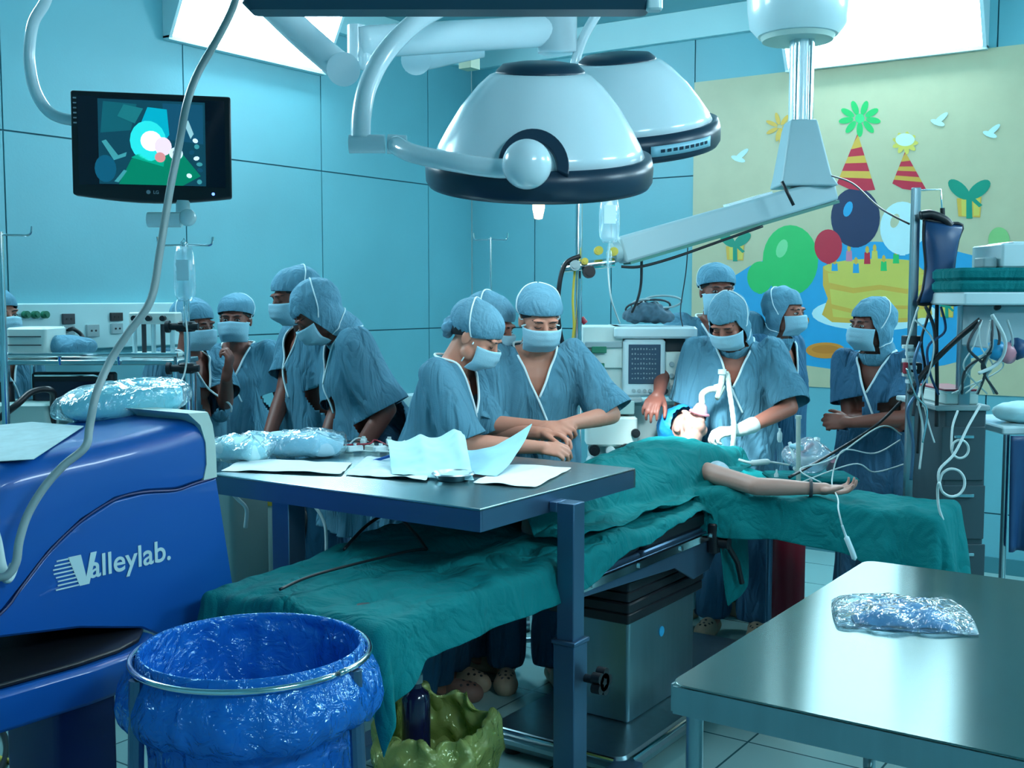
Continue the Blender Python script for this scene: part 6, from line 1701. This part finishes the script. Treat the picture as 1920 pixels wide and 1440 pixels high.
# patterned blue things hanging below the shelf
for k, (u, v, m) in enumerate(((1868, 640, MATS['paint_sky'] if 'paint_sky' in MATS else MB), (1890, 645, MATS['cushion_pink']), (1908, 638, MATS['navy_cloth']))):
    g = G(); g.ell(at(u, v+16, SD-.08), (.03, .03, .035)); me = g.mesh(); displace(me, lambda c, n: .008*nz(c[0]*50, c[1]*50, c[2]*50))
    setp(link_mesh('cloth_pouch', me, m, None), ['blue pouch hanging under the right shelf, leftmost of three', 'pink pouch hanging under the right shelf between two blue ones', 'navy pouch hanging under the right shelf, nearest the edge'][k], 'pouch', None)
# hanging cable net
net = thing('monitor_leads', at(1850, 740, SD-.1), 'bunch of pale patient leads hanging from the right shelf down to the white box', 'cable')
random.seed(11)
for k in range(9):
    u0 = 1830+random.uniform(0, 60); u1 = 1785+k*11; pts = [at(u0, 600, SD-.08), at(u0+random.uniform(-25, 10), 650, SD-.10), at(1845+random.uniform(-40, 40), 690, SD-.06), at(u1+random.uniform(-8, 8), 738, SD+.02)]
    g = G(); g.tube(arc(pts), .0028+.001*(k % 3), 6); g.build('lead', [CABLE, MATS['grey_plastic'], DARK][k % 3], net, smooth=True)
g = G(); g.tube(arc([at(1860, 590, SD-.12), at(1885, 640, SD-.12), at(1872, 680, SD-.1), at(1835, 700, SD-.1)]), .006, 8); g.build('lead', CABLE, net, smooth=True)
coil = G(); cc0 = at(1785, 920, SD-.1)
pts = [at(1838, 760, SD), at(1815, 800, SD-.05), at(1790, 850, SD-.1), at(1762, 880, SD-.12)]
for i in range(10): q = 2*PI*i/9; pts.append(at(1785+24*math.cos(q+PI), 905+26*math.sin(q+PI), SD-.12-.004*i))
pts += [at(1758, 920, SD-.12), at(1760, 950, SD-.12), at(1768, 975, SD-.12)]
coil.tube(arc(pts, 5), .0045, 8); setp(coil.build('coiled_cable', CABLE, None, smooth=True), 'white cable hanging in a loop in front of the grey cabinet', 'cable')
c2l = G(); pts = [at(1796, 770, SD-.02), at(1786, 800, SD-.04)]+[at(1800+16*math.cos(q), 842+17*math.sin(q), SD-.06) for q in [PI+2*PI*i/9 for i in range(10)]]
c2l.tube(arc(pts, 5), .004, 8); setp(c2l.build('coiled_cable', CABLE, None, smooth=True), 'smaller white cable loop just above the larger hanging loop', 'cable')
# grey cabinet with white box
cb_ = thing('grey_cabinet', (at(1812, 900, SD+.35).x, at(1812, 900, SD+.35).y, 0), 'dark grey wheeled cabinet at the right below the leads', 'cabinet', CF)
CM_ = L2W(cb_); CMi = CM_.inverted(); CDp = SD+.25
def cbox(u0, v0, u1, v1, y0, y1, r=.008):
    a = CMi @ at(u0, v1, CDp); b = CMi @ at(u1, v0, CDp); g = G(); g.M = CM_; g.rbox((a.x, a.y+y0, a.z), (b.x, a.y+y1, b.z), r); return g
cbox(1757, 770, 1850, 1300, 0, .40).build('body', mat('cabinet_grey', (.03, .065, .08), .5), cb_)
cbox(1752, 760, 1856, 770, -.01, .41).build('top', MATS['grey_plastic'], cb_)
for k in range(3): 
    o = cbox(1762, 800+110*k, 1846, 900+110*k, -.008, -.0005, .004).build('drawer', MATS['cabinet_grey'], cb_)
    cbox(1785, 815+110*k, 1823, 821+110*k, -.02, -.0085, .003).build('handle', CHROME, o)
a = CMi @ at(1757, 1300, CDp); b = CMi @ at(1850, 1300, CDp)
for x in (a.x+.03, b.x-.03):
    for y in (a.y+.04, a.y+.36):
        g = G(); g.M = CM_; zq = a.z; g.cyl((x-.012, y, .03), (x+.012, y, .03), .03, n=16); g.cyl((x, y, .03), (x, y, max(zq, .06)), .01); g.build('caster', BLACK, cb_)
wb2 = thing('transducer_box', at(1808, 760, CDp), 'white flat box with a red line on the grey cabinet', 'box', CF)
cbox(1776, 738, 1840, 759.5, .02, .3).build('case', OFFW, wb2); cbox(1776, 731, 1840, 734.5, .02, .3).build('red_strip', RED, wb2); cbox(1777, 734.6, 1839, 737.9, .02, .3).build('lid', WHITE, wb2)
# right-edge trolley with navy cloth
rd = at(1910, 800, 4.1)
tr2 = thing('linen_trolley', (rd.x, rd.y, 0), 'pale trolley top with navy cloth hanging at the right edge', 'trolley', CF)
TM_ = L2W(tr2); TI_ = TM_.inverted()
a = TI_ @ at(1868, 812, 4.1); b = TI_ @ at(2050, 798, 4.1)
g = G(); g.M = TM_; g.rbox((a.x, -.05, a.z), (b.x, .4, b.z), .01); g.build('tray', WHITE, tr2)
for x in (a.x+.03, b.x-.03):
    for y in (-.02, .36):
        g = G(); g.M = TM_; g.cyl((x, y, 0), (x, y, a.z), .012); g.build('leg', CHROME, tr2)
g = G(); g.M = TM_; n = 30; V = []
for j in range(21):
    for i in range(n+1): s = i/n; V.append((a.x+.02+(b.x-a.x)*s, -.075-.02*math.sin(s*28+j*.05)*(j/20), a.z-.001-.42*j/20))
g.add(V, [(j*(n+1)+i, j*(n+1)+i+1, (j+1)*(n+1)+i+1, (j+1)*(n+1)+i) for j in range(20) for i in range(n)]); o = g.build('hanging_cloth', MATS['navy_cloth'], tr2, smooth=True, solid=.004)
g = G(); V = TM_ @ V3((a.x+.12, .1, b.z+.04)); g.ell(V, (.09, .08, .04)); me = g.mesh(); displace(me, lambda c, n: .012*nz(c[0]*25, c[1]*25, c[2]*25)); setp(link_mesh('plastic_bundle', me, MATS['pack_white'], None), 'pale bundle lying on the linen trolley at the right edge', 'bundle')

# supply tray with bagged tubes between anaesthetist and arm board
tt_ = at(1515, 890, 4.45)
sup = thing('supply_bag', at(1515, 892, 4.45), 'clear bag stuffed with syringes and tubing beside the patient arm', 'supply bag')
stand = thing('side_stand', (tt_.x, tt_.y, 0), 'small green-topped side stand behind the arm board', 'stand', CF)
ST_ = L2W(stand); zs = tt_.z
g = G(); g.M = ST_; g.rbox((-.16, -.10, zs-.02), (.18, .12, zs-.001), .02); g.build('top', GREEN, stand)
for x in (-.13, .15):
    g = G(); g.M = ST_; g.cyl((x, .08, 0), (x, .08, zs-.02), .012); g.build('leg', STEELD, stand)
random.seed(3)
g = G(); g.ell(at(1517, 855, 4.42), (.10, .07, .065), nu=36, nv=20); me = g.mesh(); displace(me, lambda c, n: .02*nz(c[0]*18, c[1]*18, c[2]*18)); 
n_ = len(me.vertices); co = np.empty(n_*3); me.vertices.foreach_get('co', co); co = co.reshape(-1, 3); co[:, 2] = np.maximum(co[:, 2], zs+.001); me.vertices.foreach_set('co', co.ravel())
link_mesh('bag_film', me, film('bag_film', (.8, .88, .95), .35, 16, .8, .3), sup)
for k in range(9):
    c = at(1485+9*k, 850+random.uniform(-14, 22), 4.40+random.uniform(-.03, .03)); d_ = V3((random.uniform(-1, 1), random.uniform(-1, 1), random.uniform(-.3, 1))).normalized()*.035
    g = G(); g.cyl(c-d_, c+d_, .007+.003*(k % 3), n=10); g.build('syringe', [WHITE, MATS['paper_blue'], CABLE, MATS['cushion_pink'], OFFW][k % 5], sup)
g = G(); q0 = at(1497, 905, 4.25); q1 = at(1497, 785, 4.25); g.cyl(q0, q1, .009, n=14); g.cyl(q1, q1+V3((0, 0, .012)), .012, n=14); setp(g.build('upright_rod', MATS['tube_clear'], None, smooth=False), 'pale upright rod standing at the arm board beside the supply bag', 'rod')
for k, (u, v) in enumerate(((1462, 815), (1456, 892))):
    g = G(); c = at(u, v, 4.4); g.lathe([(.006, 0), (.010, .01), (.010, .035), (.004, .045), (.004, .055)], c-V3((0, 0, .03)), n=14); setp(g.build('white_vial', WHITE, None), ['small white vial above the patient elbow', 'small white vial lying just behind the patient elbow'][k], 'vial')
g = G(); g.tube(arc([at(1385, 862, 4.45), at(1410, 868, 4.42), at(1440, 866, 4.4), at(1480, 872, 4.4)]), [.006]*8+[.012]*9+[.004]*8, 8); setp(g.build('lead_connector', CABLE, None, smooth=True), 'pale lead connector lying between the patient shoulder and supply bag', 'connector')
# strap round the wrist
g = G(); wp_ = el.lerp(wr, .9); dw = (wr-el).normalized()
x_, y_, _ = frame_from(dw); g.tube([wp_+x_*.027*math.cos(q)+y_*.027*math.sin(q) for q in [2*PI*i/20 for i in range(21)]], .006, 8); setp(g.build('wrist_strap', DARK, None, smooth=True), 'dark strap round the wrist of the patient', 'strap')
# red upright seen below the arm board drape
rs = thing('red_stand', (at(1480, 1000, 4.75).x, at(1480, 1000, 4.75).y, 0), 'red gas bottle trolley standing behind the arm board drape', 'stand')
q = at(1480, 1000, 4.75); g = G(); g.lathe([(.06, .03), (.068, .05), (.068, .62), (.05, .68), (.022, .71), (.02, .74)], (q.x, q.y, 0), n=30); g.build('cylinder', RED, rs)
g = G(); g.lathe([(.025, .74), (.03, .75), (.03, .78), (.02, .79)], (q.x, q.y, 0), n=18); g.build('valve', CHROME, rs)
g = G(); g.lathe([(.08, 0.0), (.09, .01), (.09, .029), (.08, .03)], (q.x, q.y, 0), n=24); g.build('foot', DARK, rs)
rs2 = at(1680, 1040, 4.6); g = G(); g.rbox((rs2.x-.06, rs2.y-.06, .0), (rs2.x+.06, rs2.y+.06, .62), .02); setp(g.build('red_bin', RED, None), 'red bin partly hidden by the hanging end of the arm board drape', 'bin')

# things behind / under the instrument table
sc = at(515, 1000, 4.25)
suc = thing('suction_unit', (sc.x, sc.y, 0), 'white suction canister stand seen under the instrument table', 'suction unit')
zt2 = at(515, 940, 4.25).z
g = G(); g.lathe([(.04, .40), (.055, .41), (.062, zt2-.02), (.055, zt2)], (sc.x, sc.y, 0), n=28); g.build('canister', mat('canister', (.42, .62, .64), .3, coat=.4), suc)
g = G(); g.lathe([(.066, zt2-.005), (.066, zt2+.02), (.05, zt2+.03), (.02, zt2+.04)], (sc.x, sc.y, 0), n=28); g.build('lid', YEL, suc)
g = G(); g.rbox((sc.x-.07, sc.y-.07, .08), (sc.x+.07, sc.y+.07, .399), .02); g.build('base_box', OFFW, suc)
for (x, y) in ((-.05, -.05), (.05, -.05), (-.05, .05), (.05, .05)):
    g = G(); g.cyl((sc.x+x, sc.y+y, 0), (sc.x+x, sc.y+y, .08), .015); g.build('foot', BLACK, suc)
tubeo(suc, 'clear_tube', [at(545, 930, 4.2), at(580, 940, 4.1), at(608, 980, 4.05), at(612, 1035, 4.0)], .006, CABLE)
tubeo(suc, 'black_tube', [at(560, 935, 4.2), at(572, 970, 4.1), at(565, 1020, 4.05), at(545, 1050, 4.0)], .009, BLACK)
g = G(); bedp = lambda u, v: on_z(u, v, .825)
g.tube(arc([bedp(645, 1030), bedp(690, 1008)+V3((0, 0, .04)), bedp(735, 1000)+V3((0, 0, .06)), bedp(775, 1015)+V3((0, 0, .03)), bedp(800, 1030)]), .005, 8); g.tube(arc([bedp(800, 1030), bedp(760, 1035), bedp(600, 1075), bedp(525, 1105)]), .004, 8)
setp(g.build('diathermy_cable', BLACK, None, smooth=True), 'black cable lying in a curve on the foot of the green bed drape', 'cable')
gh = thing('grey_case', (at(430, 985, 4.05).x, at(430, 985, 4.05).y, 0), 'grey case with white tubing between the blue cart and table post', 'case')
q = at(440, 985, 4.05); g = G(); g.rbox((q.x-.09, q.y-.09, .3), (q.x+.09, q.y+.09, .86), .02); g.build('case_body', mat('case_grey', (.30, .42, .40), .5), gh)
g = G(); g.rbox((q.x-.1, q.y-.1, 0), (q.x+.1, q.y+.1, .299), .02); g.build('base', DARK, gh)
tubeo(gh, 'tube', [at(425, 915, 3.9), at(445, 935, 3.9), at(462, 955, 3.9), at(460, 990, 3.9)], .007, CABLE)
# cords on the floor
g = G(); g.tube(arc([V3((on_z(u, v, .012).x, on_z(u, v, .012).y, .009)) for u, v in ((-40, 1405), (20, 1425), (60, 1410), (95, 1385), (140, 1360))]), .009, 8); setp(g.build('floor_cord', YEL, None, smooth=True), 'yellow cord lying on the floor under the blue cart', 'cord')
g = G(); g.tube(arc([V3((on_z(u, v, .012).x, on_z(u, v, .012).y, .008)) for u, v in ((10, 1475), (60, 1440), (85, 1425), (110, 1470))]), .009, 8); setp(g.build('floor_cord', YEL, None, smooth=True), 'second yellow cord crossing the first at the bottom left', 'cord')
g = G(); g.tube(arc([V3((on_z(u, v, .012).x, on_z(u, v, .012).y, .011)) for u, v in ((-60, 1360), (-5, 1365), (12, 1395), (5, 1435), (-20, 1470))]), .011, 8); setp(g.build('floor_cord', BLACK, None, smooth=True), 'black cord curving on the floor at the bottom left corner', 'cord')
g = G(); q = on_z(1385, 1352, .0); g.M = Matrix.Translation((q.x, q.y, 0)) @ Matrix.Rotation(R(20), 4, 'Z'); g.rbox((-.05, -.025, 0), (.05, .025, .035), .012); g.tube([(.05, 0, .02), (.09, .02, .01)], .006); setp(g.build('foot_pedal', DARK, None), 'small black foot pedal on the floor left of the steel table leg', 'pedal')
